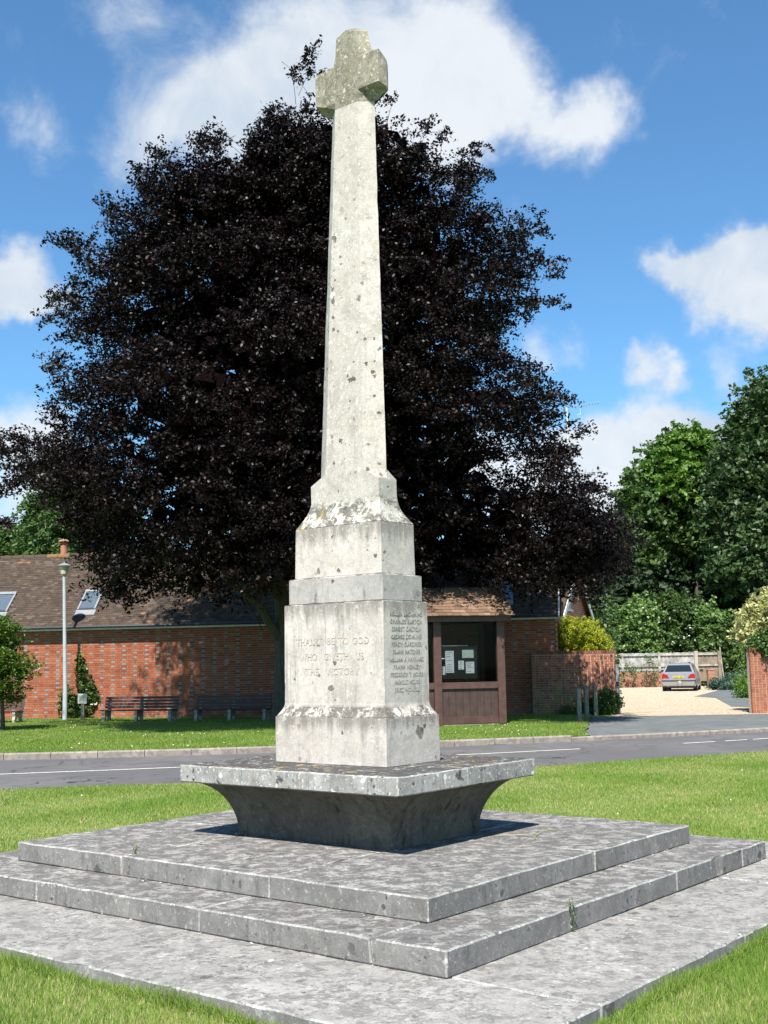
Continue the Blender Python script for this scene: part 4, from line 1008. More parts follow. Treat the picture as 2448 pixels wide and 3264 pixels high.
# ------------------------------------------------------------------ foliage
def unit(a): return a/np.maximum(np.linalg.norm(a, axis=1, keepdims=True), 1e-9)
def leaf_quads(P, L, up=.8, wr=.55, fold=None):
    n = len(P); nr = unit(RNG.normal(size=(n, 3))*.75+np.array([0, 0, up]))
    t = unit(np.cross(nr, RNG.normal(size=(n, 3)))); s = np.cross(nr, t)
    l = (RNG.uniform(.65, 1.25, n)*L)[:, None]; w = l*wr
    V = np.empty((n, 4, 3)); V[:, 0] = P-t*l*.5; V[:, 1] = P+s*w*.5+t*l*.05; V[:, 2] = P+t*l*.5; V[:, 3] = P-s*w*.5+t*l*.05
    return V.reshape(-1, 3)
def sprays(C, D, per, ln, wd, droop, thick=.06):
    k = len(C); D = unit(D); side = unit(np.cross(D, np.array([0, 0, 1.])+RNG.normal(size=(k, 3))*.25)); upn = np.cross(side, D)
    t = RNG.random((k, per))**.8; s = RNG.normal(0, .42, (k, per))*(1.05-.7*t); h = RNG.normal(0, 1, (k, per))
    sc = RNG.uniform(.6, 1.3, (k, 1))
    P = C[:, None, :] + D[:, None, :]*(t*ln*sc)[..., None] + side[:, None, :]*(s*wd*sc)[..., None] + upn[:, None, :]*(h*thick)[..., None]
    P[..., 2] -= droop*(t**2)*sc*ln
    return P.reshape(-1, 3)
def bark_mat(name, c0, c1):
    m, nt, b, g = newmat(name); P = g.outputs['Position']
    q = nd(nt, 'Mapping', {'Vector': P, 'Scale': (9., 9., 2.2)}).outputs[0]
    n = noi(nt, q, 1.5, 7, .65); setc(nt, b, mixc(nt, sstep(nt, n, .35, .65), c0, c1), .9, n, .7, .03); return m
M['bark'] = bark_mat('grey beech bark', (.060, .052, .036), (.105, .095, .066))
M['bark2'] = bark_mat('dark bark', (.05, .042, .032), (.10, .085, .065))
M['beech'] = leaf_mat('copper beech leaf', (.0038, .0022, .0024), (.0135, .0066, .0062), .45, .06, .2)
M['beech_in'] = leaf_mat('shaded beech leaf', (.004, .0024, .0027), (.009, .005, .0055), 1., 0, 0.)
M['twig'] = plain('beech twig', (.045, .038, .03), .8)
def limb(base, tip, r0, r1, sag=0., n=7, wob=.12):
    base, tip = Vector(base), Vector(tip); L = (tip-base).length; pts = []; rd = []
    for i in range(n+1):
        t = i/n; p = base.lerp(tip, t); p.z += sag*math.sin(t*math.pi)
        if 0 < i < n: p += Vector((random.uniform(-1, 1), random.uniform(-1, 1), random.uniform(-1, 1)))*wob*L*.15
        pts.append(p); rd.append(r0+(r1-r0)*t**.8)
    return pts, rd

# copper beech: outline of the crown as (row, left, right) in picture units, turned into metres at the tree's distance
BY = 31.6; KM = 2448/1659/F_PX*BY
rows = [(215, 760, 860), (240, 585, 890), (300, 430, 960), (350, 330, 1040), (440, 225, 1075), (500, 190, 1125), (590, 175, 1185), (650, 130, 1185), (700, 125, 1120), (770, 125, 1140), (860, 115, 1235), (935, 90, 1235), (1000, 90, 1250), (1060, 110, 1265), (1100, 140, 1310), (1150, 190, 1345), (1200, 225, 1360), (1250, 260, 1335), (1300, 290, 1290)]
zr = np.array([AT(829, r_[0], BY).z for r_ in rows])[::-1]
xl = np.array([(r_[1]-829.5)*KM for r_ in rows])[::-1]; xr_ = np.array([(r_[2]-829.5)*KM for r_ in rows])[::-1]
def prof(z): return np.interp(z, zr, xl), np.interp(z, zr, xr_)
beech = empty('copper_beech', (-3.05, 34.7, 0), 0, label='huge copper beech with near black purple leaves behind the memorial', cat='tree')
BB = Vector((-3.05, 34.7, 0))
def lobn(ph, z): return np.array([noise.noise(Vector((math.cos(p_)*2.3, math.sin(p_)*2.3, zz*.45)))+.45*noise.noise(Vector((math.cos(p_)*6, math.sin(p_)*6, zz*1.1+9))) for p_, zz in zip(ph, z)])
def crown_samples(n, lo, hi, front=.70, zlo=3.6, zhi=16.6, inset=0., amp=.10):
    z = RNG.uniform(zlo, zhi, n*4); a, b = prof(z); hw = (b-a)/2
    z = z[RNG.random(len(z)) < (hw/8.6)][:n]; n = len(z)
    a, b = prof(z); cx = (a+b)/2; hw = np.maximum((b-a)/2-inset, .3)
    ph = RNG.uniform(0, np.pi, n); fr = RNG.random(n) < front
    ph = np.where(fr, -ph, ph)                       # -: towards the camera
    q = RNG.uniform(lo, hi, n)
    rho = q*(1+lobn(ph, z)*(amp*1.15+amp*.6*(1-np.abs(np.cos(ph)))))
    hi_ = np.clip((10.5-z)/4.5, 0, 1); lf = np.clip(-np.cos(ph), 0, 1)*hi_
    dep = np.where(ph < 0, np.minimum(hw*.68, np.interp(z, [4, 7, 9, 11, 14, 16.5], [2.4, 2.9, 3.4, 2.2, .9, .3])*(1+.45*lf)), np.minimum(hw*.68, 4.6))
    X = cx+hw*rho*np.cos(ph); low = np.clip((9.5-z)/4, 0, 1)
    bk = low*(2.0*np.exp(-((X-1.0)/1.9)**2) - 1.6*np.clip((X-3.2)/1.5, 0, 1))
    P = np.stack([X, BY+bk+dep*rho*np.sin(ph)+.17*hw*rho*np.cos(ph)*np.where(X > 2.5, .3, 1.)*hi_, z], 1)
    D = np.stack([np.cos(ph), np.sin(ph)*.9, RNG.normal(.02, .2, n)+np.clip((z-12)/9, 0, .7)], 1)
    return P, D
# boughs: flattish masses of leaf standing out from the dark middle
Pb, Db = crown_samples(340, .84, 1.0, .70, inset=.95, amp=.22)
Cs = []; Ds = []
for p_, d_ in zip(Pb, unit(Db)):
    r_ = RNG.uniform(.75, 1.55); k = int(15*r_**1.6)
    e = unit(RNG.normal(size=(k, 3))); e[:, 2] = np.where(e[:, 2] < -.35, -e[:, 2], e[:, 2])
    fl = (e @ d_) < -.25; e[fl] = -e[fl]*np.array([1, 1, -1])
    Cs.append(p_+e*np.array([r_, r_, r_*.58])); Ds.append(e*np.array([1, 1, .5])*.7+d_*.8+np.array([0, 0, .1])+RNG.normal(0, .25, (k, 3)))
Cs = np.concatenate(Cs); Ds = np.concatenate(Ds)
L1 = sprays(Cs-unit(Ds)*.3, Ds, 46, .85, .42, .25, .06)
P2, D2 = crown_samples(1500, .60, .90, .75, inset=.9, amp=.2); L2 = sprays(P2, D2+RNG.normal(0, .5, D2.shape), 40, 1.0, .55, .3, .12)
P3, D3 = crown_samples(9000, .05, .74, .6, 4.4, inset=.6)
# outlying sprays against the sky
out = [(675, 115, 34), (650, 155, 30), (690, 165, 26), (840, 205, 22), (600, 245, 40), (640, 265, 40), (470, 305, 36), (440, 320, 26), (340, 330, 34), (300, 370, 30), (320, 400, 36), (235, 440, 34), (150, 520, 38), (125, 520, 20), (165, 545, 30), (120, 640, 30), (110, 685, 26), (150, 650, 32), (120, 780, 34), (1030, 320, 28), (1010, 345, 26), (1045, 375, 28), (930, 265, 28), (960, 290, 26),
       (1170, 480, 28), (1125, 490, 36), (1180, 575, 40), (1150, 555, 40), (1190, 655, 28), (1150, 650, 36), (1130, 660, 34), (1225, 855, 30), (1235, 915, 24), (1240, 985, 28), (1215, 980, 30), (1275, 1075, 34), (1330, 1130, 36), (1355, 1180, 40), (1330, 1210, 40), (1290, 1230, 40),
       (20, 955, 55), (10, 990, 40), (40, 1010, 45), (60, 960, 45), (75, 1000, 45), (30, 1055, 30), (45, 1040, 34), (15, 1040, 24), (100, 985, 45), (-20, 960, 50), (-40, 1000, 50),
       (250, 1275, 36), (285, 1290, 32), (245, 1240, 30), (330, 1255, 36), (425, 1275, 34), (210, 1190, 40), (480, 1270, 36), (1120, 1235, 30), (1075, 1225, 30), (1165, 1255, 30), (1215, 1265, 34), (1240, 1230, 30), (185, 1150, 40)]
oc = []; od = []
for (u, v_, r_) in out:
    for k in range(max(3, int(r_*r_/150))):
        uu = u+random.gauss(0, r_*.45); vv = v_+random.gauss(0, r_*.35)
        p_ = AT(uu, vv, BY+random.uniform(-1.6, 1.6)); oc.append(p_)
        od.append(Vector(((u-720)*.0016+random.gauss(0, .3), random.gauss(0, .5), .25+random.gauss(0, .3) if v_ < 1000 else random.gauss(-.2, .3))))
oc = np.array(oc); od = np.array(od)
L4 = sprays(oc-unit(od)*.25, od, 38, .55, .33, .15, .05)
# long shoots standing out all round the outline
sc_ = []; sd_ = []
for k in range(420):
    z = random.uniform(5.4, 15.6); a_, b__ = prof(z); sgn = random.choice((-1, 1)); hw_ = (b__-a_)/2; cx_ = (a_+b__)/2
    lb = float(lobn([0. if sgn > 0 else math.pi], [z])[0]); x_ = cx_+sgn*hw_*(random.uniform(.86, 1.0)+lb*.16)
    sc_.append((x_, BY+random.uniform(-1.5, 1.8)+.17*sgn*hw_*(.3 if sgn > 0 else min(1, max(0, (10.5-z)/4.5))), z)); sd_.append((sgn*(1.1-.04*z)+random.gauss(0, .3), random.gauss(0, .4), .1+.055*z+random.gauss(0, .28)))
for k in range(150):
    x_ = random.uniform(-6.5, 3.2); zz = 15.6
    while zz > 8 and not (prof(zz)[0] < x_ < prof(zz)[1]): zz -= .2
    sc_.append((x_, BY+random.uniform(-.8, 2.), zz-random.uniform(.3, 1.))); sd_.append((random.gauss((x_+1)*.12, .35), random.gauss(0, .4), 1.1))
L6 = sprays(np.array(sc_), np.array(sd_), 40, 1.05, .24, .12, .05)
# low fringe of boughs hanging in front of the roofs
fr_c = []; fr_d = []
for k in range(520):
    u = random.uniform(205, 1320); v_ = 1165+75*math.sin(u*.006+.6)*.5+random.uniform(-50, 75)+12*math.sin(u*.05)
    if 560 < u < 1130: v_ -= 22
    p_ = AT(u, v_, 31.8+(u-720)*.0022+(random.uniform(-3.2, 3.) if u < 560 else random.uniform(.8, 3.6))*max(.25, 1-abs(u-700)/640)); fr_c.append(p_); fr_d.append((random.gauss(0, .6), -.6+random.gauss(0, .4), -.12))
for k in range(330):                                     # heavy boughs low on the right
    t = random.random(); u = 1060+230*t+random.gauss(0, 16); v_ = random.uniform(985+150*t, 1235-(30 if u > 1290 else 0))
    p_ = AT(u, v_, random.uniform(29.6, 31.4) if u > 1130 else random.uniform(31.5, 33.5)); fr_c.append(p_); fr_d.append((.5+random.gauss(0, .5), -.4+random.gauss(0, .5), -.15+random.gauss(0, .2)))
L5 = sprays(np.array(fr_c), np.array(fr_d), 44, 1.0, .55, .32, .06)
# the crown's grown outline, in metres on the plane of the trunk side
OUTL = [(575, 258), (600, 230), (650, 252), (700, 236), (760, 238), (860, 228), (905, 262), (940, 283), (960, 330), (985, 364), (1012, 340), (1036, 314), (1050, 345), (1038, 385), (1062, 440), (1105, 492), (1150, 478), (1190, 486), (1160, 520), (1145, 552), (1190, 592), (1160, 610), (1145, 632), (1197, 660), (1150, 678), (1105, 688), (1098, 735), (1130, 765), (1180, 805), (1237, 860), (1208, 900), (1238, 930), (1218, 960), (1255, 988), (1218, 1018), (1240, 1055), (1290, 1100), (1345, 1150), (1368, 1200), (1350, 1255), (1310, 1330), (215, 1330), (222, 1240), (205, 1195), (165, 1150), (110, 1105), (100, 1062), (40, 1085), (-90, 1060), (-90, 920), (0, 930), (80, 935), (122, 872), (112, 830), (128, 790), (114, 770), (162, 742), (103, 692), (108, 640), (168, 622), (218, 592), (158, 572), (118, 520), (150, 503), (200, 522), (228, 480), (213, 440), (262, 430), (298, 372), (330, 320), (362, 334), (400, 350), (435, 300), (472, 296), (492, 335), (516, 350), (545, 288)]
OX = np.array([(u-829.5)*KM*.98 for u, v_ in OUTL]); OZ = np.array([AT(u, v_, BY).z-max(0, (1000-v_)*.0007) for u, v_ in OUTL])
def in_outline(P):
    x = P[:, 0]+.16*np.sin(P[:, 2]*5.3+P[:, 1]*2.1)+RNG.normal(0, .08, len(P)); z = P[:, 2]+.16*np.sin(P[:, 0]*4.7+P[:, 1]*1.7)+RNG.normal(0, .08, len(P))
    ins = np.zeros(len(P), bool); j = len(OX)-1
    for i in range(len(OX)):
        c_ = (OZ[i] > z) != (OZ[j] > z)
        with np.errstate(divide='ignore', invalid='ignore'): xi = (OX[j]-OX[i])*(z-OZ[i])/(OZ[j]-OZ[i])+OX[i]
        ins ^= c_ & (x < xi); j = i
    return ins
L1, L2, L6 = L1[in_outline(L1)], L2[in_outline(L2)], L6[in_outline(L6)]; P3 = P3[in_outline(P3+np.array([0, 0, .5])) & in_outline(P3*np.array([1.06, 1, 1]))]
L5 = L5[in_outline(L5) | (L5[:, 2] < 5)]
Vb = np.concatenate([leaf_quads(L1, .108, .75), leaf_quads(L2, .115, .7), leaf_quads(L4, .108, .6), leaf_quads(L5, .108, .8), leaf_quads(L6, .108, .6), leaf_quads(P3+RNG.normal(0, .3, P3.shape), .62, .3, .8)]) - np.array(BB)
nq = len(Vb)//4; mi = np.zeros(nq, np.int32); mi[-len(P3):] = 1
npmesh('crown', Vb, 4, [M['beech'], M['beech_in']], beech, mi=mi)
tp = [(0, 0, -.2), (.02, -.02, .6), (.05, 0, 2.0), (.0, .05, 3.6), (.1, .1, 6), (.3, 0, 9), (.9, -1.2, 11.8), (1.3, -2.2, 14.4)]
MB().tube(tp, [.40, .31, .26, .25, .22, .18, .12, .06], 12).build('trunk', M['bark'], beech)
lt = [((0, 0, 2.3), (-2.6, -1.6, 5.2), .17), ((.05, .05, 3.0), (2.9, -2.2, 5.6), .16), ((0, 0, 3.6), (-4.8, -3.5, 6.8), .17), ((.1, 0, 4.6), (4.2, -2.6, 7.0), .17), ((.1, .1, 5.4), (-2.2, -3.5, 8.6), .15), ((.1, .1, 6.2), (2.8, -3.0, 9), .15), ((.2, .1, 7.5), (-4.2, -3, 11), .13), ((.3, 0, 8.6), (4.6, -2.4, 11.6), .13), ((.4, 0, 10), (-2.0, -3, 14.2), .1), ((.5, 0, 11), (3., -3, 14.4), .1), ((.1, 0, 4), (.4, 2, 8), .16)]
tips = []
for a, b_, r_ in lt:
    p_, rd = limb(a, b_, r_, .045, .35); MB().tube(p_, rd, 8).build('limb', M['bark'], beech); tips.append((p_, rd))
mb = MB()
for k in range(110):
    p_, rd = random.choice(tips); i = random.randint(2, len(p_)-1); d = Vector((random.gauss(0, 1), random.gauss(-.3, 1), random.gauss(.3, .5))).normalized()*random.uniform(.8, 1.7)
    q, r2 = limb(p_[i], p_[i]+d, rd[i]*.45, .012, .1, 4); mb.tube(q, r2, 5)
for k in range(0, len(oc), 2):
    if oc[k][2] < 8.5 or oc[k][0] > 3.2: continue
    c_ = Vector(oc[k])-BB; d = Vector(od[k]).normalized(); q, r2 = limb(c_-d*.7-Vector((0, 0, .2)), c_+d*.2, .009, .003, .05, 3); mb.tube(q, r2, 4)
mb.build('twigs', M['twig'], beech, kind='stuff')

# other trees and shrubs: crowns as groups of lobes
def lobes_foliage(lobes, n, per, ln, L, up=.7, droop=.2, thick=.08, inner=.25, front=None):
    w = np.array([l[3]*l[4]+l[3]*l[5]+l[4]*l[5] for l in lobes]); w = w/w.sum(); cnt = RNG.multinomial(n, w); Cs = []; Ds = []
    for (x, y, z, rx, ry, rz), c_ in zip(lobes, cnt):
        d = unit(RNG.normal(size=(c_, 3)))
        if front is not None:                                # fewer on the far side
            fl = (d[:, 1] > .3) & (RNG.random(c_) < front); d[fl, 1] *= -1
        q = np.where(RNG.random(c_) < inner, RNG.uniform(.4, .85, c_), RNG.uniform(.85, 1.05, c_))[:, None]
        Cs.append(np.array([x, y, z])+d*np.array([rx, ry, rz])*q); Ds.append(d*np.array([1, 1, .6])+RNG.normal(0, .3, (c_, 3)))
    C = np.concatenate(Cs); D = np.concatenate(Ds)
    return leaf_quads(sprays(C-unit(D)*ln*.4, D, per, ln, ln*.5, droop, thick), L, up)
def tree(name, loc, lobes, n, per, ln, L, lmat, trunk, lab, cat='tree', bark='bark2', group=None, up=.7, droop=.2, thick=.08, front=.6, core_=None):
    e = empty(name, loc, 0, label=lab, cat=cat, group=group)
    V = lobes_foliage(lobes, n, per, ln, L, up, droop, thick, front=front)
    if core_:                                               # big leaves deep inside keep daylight from shining through
        d = unit(RNG.normal(size=(core_, 3)))*RNG.random((core_, 1))**.5*.72; pk = RNG.integers(0, len(lobes), core_); lb = np.array(lobes)[pk]
        V = np.concatenate([V, leaf_quads(lb[:, :3]+d*lb[:, 3:], L*4, .3, .8)])
    npmesh('crown', V, 4, lmat, e)
    for k, (a, b_, r0, r1) in enumerate(trunk):
        p_, rd = limb(a, b_, r0, r1, 0, 6, .05); MB().tube(p_, rd, 8).build('trunk' if k == 0 else 'limb', M[bark], e)
    return e
M['lf_mid'] = leaf_mat('mid green leaf', (.038, .080, .017), (.085, .145, .034), .5, .25, .4)
M['lf_dark'] = leaf_mat('dark green leaf', (.028, .060, .018), (.066, .112, .032), .5, .2, .4)
M['lf_mid2'] = leaf_mat('shrub leaf', (.075, .145, .038), (.175, .27, .07), .5, .25, .4)
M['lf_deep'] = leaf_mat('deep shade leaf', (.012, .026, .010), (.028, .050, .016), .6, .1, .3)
M['lf_lime'] = leaf_mat('fresh green leaf', (.075, .165, .018), (.14, .25, .038), .5, .35, .4)
M['lf_gold'] = leaf_mat('golden yellow leaf', (.20, .25, .012), (.42, .44, .035), .5, .35, .4)
M['lf_var'] = leaf_mat('cream variegated leaf', (.30, .32, .10), (.52, .50, .24), .5, .3, .4)
M['lf_ivy'] = leaf_mat('ivy leaf', (.030, .075, .016), (.08, .15, .03), .35, .15, .5)
M['lf_ivy2'] = leaf_mat('sunlit ivy leaf', (.05, .10, .02), (.13, .19, .05), .4, .2, .5)
M['lf_blue'] = leaf_mat('blue green leaf', (.035, .075, .055), (.075, .125, .095), .55, .15, .4)
M['lf_red'] = leaf_mat('dusky red leaf', (.020, .010, .012), (.045, .022, .024), .5, .1, .4)
def px(u, v_, Y): p_ = AT(u, v_, Y); return p_.x, p_.z
def LB(u, v_, r_, Y, base, sy=1., sz=1.):                       # lobe seen at (u,v) with radius r_ in picture units, relative to the tree's base
    x, z = px(u, v_, Y); k = 2448/1659/F_PX*Y; return (x-base[0], Y-base[1], z, r_*k, r_*k*sy, r_*k*sz)
def far_tree(name, base, spec, n, per, ln, L, mat, lab, trunk, **k):
    return tree(name, base, [LB(u, v_, r_, Y, base, 1., sz) for (u, v_, r_, Y, sz) in spec], n, per, ln, L, mat, trunk, lab, **k)
b = (22.5, 84, 0)
far_tree('lime_tree', b, [(1490, 985, 60, 84, 1), (1440, 1030, 70, 84, 1), (1390, 1080, 60, 83, 1), (1375, 1140, 55, 83, 1), (1450, 1110, 90, 83, 1), (1520, 1060, 90, 84, 1), (1400, 1190, 60, 82, .8), (1500, 1170, 80, 83, .9), (1560, 1110, 80, 84, 1)], 1500, 30, 1.7, .42, M['lf_mid'], 'broad green tree with a rounded crown beyond the car', [((0, 0, -.2), (.3, 0, 10), .45, .25)], core_=1500)
far_tree('lime_tree', (21.8, 81.5, 0), [(1490, 968, 44, 81.5, .9), (1455, 1000, 42, 81.5, 1), (1515, 1005, 40, 81.5, 1), (1480, 1040, 46, 81, 1)], 420, 32, 1.5, .40, M['lf_lime'], 'bright fresh green treetop rising between the darker trees', [((0, 0, -.2), (0, 0, 13), .35, .15)], core_=300)
b = (25.9, 76, 0)
far_tree('ash_tree', b, [(1650, 880, 60, 76, 1.1), (1610, 930, 45, 76, 1), (1640, 970, 80, 76, 1), (1600, 1030, 75, 75, 1), (1680, 1050, 100, 76, 1), (1590, 1120, 70, 75, .9), (1650, 1150, 90, 75, .9), (1600, 1220, 75, 74, .8), (1690, 1210, 80, 75, .9), (1640, 1260, 60, 74, .6)], 1500, 30, 1.5, .36, M['lf_dark'], 'tall dark green tree at the right edge above the drive', [((-1.5, 0, -.2), (-1.3, 0, 10), .42, .26), ((-1.3, 0, 8), (.5, 0, 15), .25, .1)], core_=1500, droop=.1)
b = (17.5, 80, 0)
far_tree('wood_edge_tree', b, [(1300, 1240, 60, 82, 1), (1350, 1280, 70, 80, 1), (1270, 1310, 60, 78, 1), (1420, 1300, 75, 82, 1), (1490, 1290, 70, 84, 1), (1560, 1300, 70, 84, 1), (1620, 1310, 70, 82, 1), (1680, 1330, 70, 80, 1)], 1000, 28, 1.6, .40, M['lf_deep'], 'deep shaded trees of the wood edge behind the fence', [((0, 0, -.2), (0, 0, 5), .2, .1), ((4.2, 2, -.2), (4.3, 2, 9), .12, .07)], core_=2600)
sp_ = [(1290, 1330, 45, 72), (1340, 1345, 50, 72), (1390, 1335, 50, 72), (1440, 1320, 48, 72.5), (1490, 1330, 50, 72.5), (1535, 1345, 45, 72), (1570, 1370, 40, 71)]
labs = ['dark green shrub behind the left end of the board fence', 'mid green shrub behind the fence, above the garden wall end', 'tall loose green shrub behind the fence left of the car', 'highest green shrub behind the fence straight above the car', 'leafy shrub with white blooms behind the fence right of the car', 'dark shrub above the brown fence panel', 'rounded shrub at the right end of the brown fence panel']
for (u, v_, r_, Y), lab in zip(sp_, labs):
    x, z = px(u, v_, Y); k = 2448/1659/F_PX*Y
    tree('garden_shrub', (x, Y, 0), [(0, 0, z-.4, r_*k*.85, 1.2, r_*k*1.0), (random.uniform(-.6, .6), -.2, z*.5, r_*k*.95, 1.3, z*.5), (random.uniform(-.7, .7), 0, z+.3, r_*k*.5, .8, r_*k*.7)], 260, 26, .9, .24, M['lf_mid'] if v_ % 2 == 0 or u == 1335 else M['lf_mid2'], [((0, 0, -.1), (.1, 0, z*.8), .09, .03)], lab, 'shrub', group='shrubs behind the board fence', core_=260)
M['petal'] = plain('white blossom', (.78, .77, .72), .8, .05)
mb = MB()
for k in range(18):
    u, v_ = random.choice(((1495, 1395), (1470, 1385), (1520, 1400), (1420, 1365), (1390, 1310), (1500, 1375))); p_ = AT(u+random.gauss(0, 16), v_+random.gauss(0, 12), 70.9)
    mb.lathe([(.02, -.03), (.06, -.01), (.055, .025), (.02, .035)], 6, p_)
mb.build('blossoms', M['petal'], None, label='white round blossoms on the shrubs behind the fence', cat='blossom', kind='stuff')
# golden shrub over the garden wall
tree('golden_shrub', (6.35, 38.2, 0), [(0, 0, 2.25, .72, .7, .80), (-.45, -.1, 2.35, .45, .5, .70), (.35, .05, 2.0, .55, .55, .75), (0, 0, 1.0, .75, .7, .9)], 1100, 34, .28, .06, M['lf_gold'], [((0, 0, -.1), (0, 0, 1.9), .06, .03)], 'clipped golden yellow shrub rising over the garden wall', 'shrub', core_=700, thick=.03)
tree('garden_shrub', (7.75, 44.5, 0), [(0, 0, 2.1, .62, .8, 1.1), (.25, .3, 1.7, .5, .8, 1.2), (-.5, .4, 2.6, .6, .8, .8)], 300, 28, .7, .16, M['lf_mid'], [((0, 0, -.1), (0, 0, 2), .07, .03)], 'green shrub between the golden shrub and the fence', 'shrub', core_=400)
tree('garden_shrub', (8.3, 50, 0), [(0, 0, 3.0, 1.1, 1.3, 2.0), (-.9, 0, 3.6, 1.2, 1.3, 2.0), (.3, 0, 1.6, .8, 1., 1.5)], 420, 28, .9, .22, M['lf_dark'], [((0, 0, -.1), (0, 0, 3), .1, .04)], 'big dark green shrub below the right side of the beech', 'shrub', core_=800)
# shrubs at the right edge
tree('variegated_shrub', (12.2, 35.9, 0), [(0, 0, 2.7, 1.15, .9, 1.05), (-.75, 0, 2.5, .75, .7, .70), (.5, .1, 3.0, 1.0, .9, .9), (.2, .1, 1.3, .9, .7, 1.2)], 620, 28, .42, .13, M['lf_var'], [((0, 0, -.1), (0, 0, 2.4), .06, .03)], 'cream variegated shrub above the brick entrance wall', 'shrub', core_=700, thick=.05)
tree('ivy_bush', (11.75, 35.15, 0), [(0, -.1, 2.15, .80, .45, .42), (-.55, -.1, 2.0, .42, .38, .34), (.6, -.1, 2.05, .7, .45, .45), (-.75, .1, 1.75, .3, .3, .35)], 420, 26, .30, .095, M['lf_ivy'], [((-.5, .3, -.1), (-.3, .2, 2.0), .04, .02)], 'glossy ivy draped over the top of the brick entrance wall', 'ivy', core_=400, thick=.04)
tree('hedge_shrub', (20.8, 64, 0), [(0, 0, 1.7, 1.5, 1.3, 1.5), (1.1, 0, 1.1, 1.1, 1.0, 1.2), (-.4, 0, .9, 1.2, 1, 1.0), (1.3, .3, 2.3, .9, .9, 1.)], 420, 26, .7, .17, M['lf_lime'], [((0, 0, -.1), (0, 0, 1.8), .07, .03)], 'bright green hedge shrub right of the brown fence panel', 'shrub', core_=400)
q = G(1590, 1490); tree('low_conifer', (q.x, q.y, 0), [(0, 0, .35, 1.4, .8, .35), (.8, .2, .45, 1.0, .8, .4), (-.7, 0, .25, .8, .6, .28)], 240, 24, .5, .10, M['lf_blue'], [((0, 0, -.05), (.3, 0, .4), .04, .02)], 'low spreading blue green conifer beside the garden path', 'shrub', core_=200)
q = G(1524, 1478); tree('border_plants', (q.x, 63.5, 0), [(0, 0, .55, .95, .6, .55), (-.6, 0, .8, .5, .5, .6), (.7, 0, .4, .7, .5, .4)], 260, 24, .45, .12, M['lf_mid'], [((0, 0, -.05), (0, 0, .7), .03, .01)], 'leafy border plants between the car and the low brick piers', 'plant', core_=120)
q = G(1612, 1508); tree('border_plants', (q.x, q.y, 0), [(0, 0, .35, .35, .5, .4), (.25, .8, .5, .4, .6, .5)], 140, 22, .35, .09, M['lf_lime'], [((0, 0, -.05), (0, 0, .5), .02, .01)], 'grassy green plants beside the right brick pier and path', 'plant', core_=60)
tree('border_plants', (15.0, 68.3, 0), [(-.9, 0, .7, .35, .25, .7), (.2, 0, .95, .45, .25, .8), (-1.9, 0, .4, .4, .25, .4)], 90, 20, .4, .10, M['lf_mid'], [((0, 0, -.05), (0, 0, .9), .02, .01)], 'straggly green climber on the low wall left of the car', 'plant')
q = G(1312, 1545); tree('ivy_clump', (q.x, 35.85, 0), [(0, 0, .35, .38, .3, .42), (.2, -.05, .30, .3, .3, .34), (-.35, .05, .22, .3, .25, .26)], 300, 24, .18, .075, M['lf_ivy'], [((0, .1, -.05), (0, .15, .7), .02, .01)], 'ivy clump at the foot of the garden wall by the gate post', 'ivy', core_=120, thick=.03)
tree('ivy_clump', (5.9, 35.95, 0), [(0, 0, .15, .7, .22, .22), (.5, 0, .2, .4, .2, .2)], 160, 22, .16, .06, M['lf_ivy'], [((0, .1, -.05), (0, .12, .3), .02, .01)], 'low ivy along the mossy foot of the garden wall', 'ivy', thick=.03)
# climber on the long brick wall beside the lamp post
wp = lambda x, y: (CN[0]+x*math.cos(TH)-y*math.sin(TH), CN[1]+x*math.sin(TH)+y*math.cos(TH))
x0, y0 = wp(-15.75, -.10)
tree('wall_ivy', (x0, y0, 0), [(0, 0, .45, .40, .14, .50), (.1, 0, 1.05, .30, .12, .45), (-.05, 0, 1.6, .16, .09, .35), (-.14, 0, 1.95, .08, .07, .25), (-.55, -.02, .55, .26, .14, .60), (.35, 0, .7, .2, .1, .4)], 300, 24, .16, .07, M['lf_ivy2'], [((-.1, .05, -.05), (-.1, .06, 2.0), .02, .008)], 'ivy climbing the brick wall by the lamp post and downpipe', 'ivy', core_=120, thick=.02)
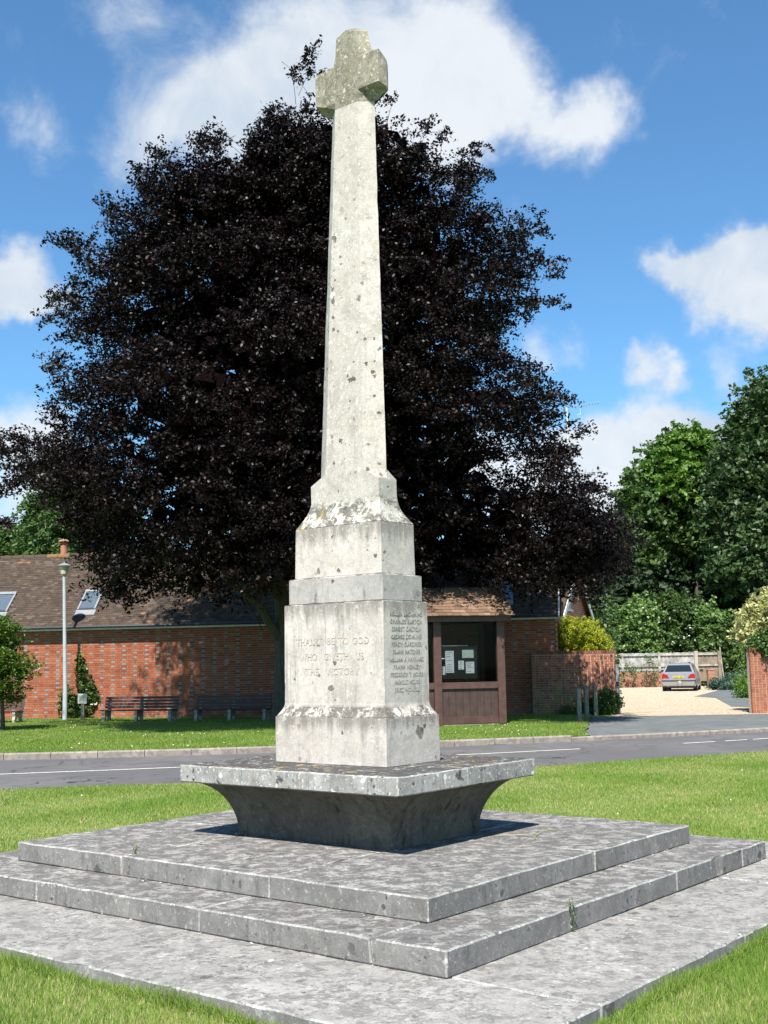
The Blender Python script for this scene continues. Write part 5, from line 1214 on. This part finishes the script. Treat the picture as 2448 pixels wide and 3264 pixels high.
# small tree at the left edge
base = (-10.75, 32.8, 0)
lbs = []
for k, (z, r_) in enumerate(((.95, .75), (1.25, 1.0), (1.55, 1.05), (1.85, 1.15), (2.15, 1.0), (2.45, .95), (2.75, .7), (3.05, .4))):
    for j in range(3):
        a = random.uniform(0, 6.28); lbs.append((-.15+math.cos(a)*r_*.42, math.sin(a)*r_*.42, z+random.uniform(-.08, .08), r_*.62, r_*.62, .14))
M['lf_small'] = leaf_mat('small tree leaf', (.055, .12, .012), (.12, .20, .028), .45, .3, .45)
tree('young_tree', base, lbs, 900, 26, .42, .085, M['lf_small'], [((.1, 0, -.1), (-.05, 0, 2.9), .075, .02), ((.05, 0, .8), (.7, -.3, 1.5), .03, .01), ((0, 0, 1.2), (-.7, .2, 2.0), .03, .01), ((0, 0, 1.6), (.75, .1, 2.2), .025, .01)], 'young green tree with tiered leafy branches at the left edge', thick=.03, droop=.05, up=1.4, bark='bark')
# trees beyond the long building, left
b = (-16.2, 60, 0)
far_tree('back_tree', b, [(130, 1060, 42, 60, 1), (105, 1110, 45, 60, 1), (160, 1120, 55, 60, 1), (120, 1170, 60, 59, 1), (190, 1180, 60, 59, 1), (230, 1120, 60, 61, 1), (150, 1230, 70, 59, 1)], 800, 30, 1.2, .28, M['lf_mid'], 'green tree rising behind the roof left of the beech', [((0, 0, -.2), (0, 0, 9), .3, .12)], core_=900)
b = (-19.5, 62, 0)
far_tree('back_tree', b, [(30, 1180, 40, 62, .8), (65, 1165, 35, 62, .8), (0, 1200, 40, 62, .8), (60, 1210, 40, 61, .8), (-40, 1200, 40, 62, .9)], 420, 28, 1.1, .26, M['lf_mid'], 'lower green tree behind the roof ridge at the far left', [((0, 0, -.2), (0, 0, 6), .2, .1)], core_=400)
b = (-22.5, 66, 0)
far_tree('back_tree', b, [(0, 1150, 28, 66, 1), (-30, 1160, 40, 66, 1)], 220, 28, 1.1, .26, M['lf_red'], 'dark red leaved tree at the far left edge behind the roof', [((0, 0, -.2), (0, 0, 7), .2, .1)], core_=200)
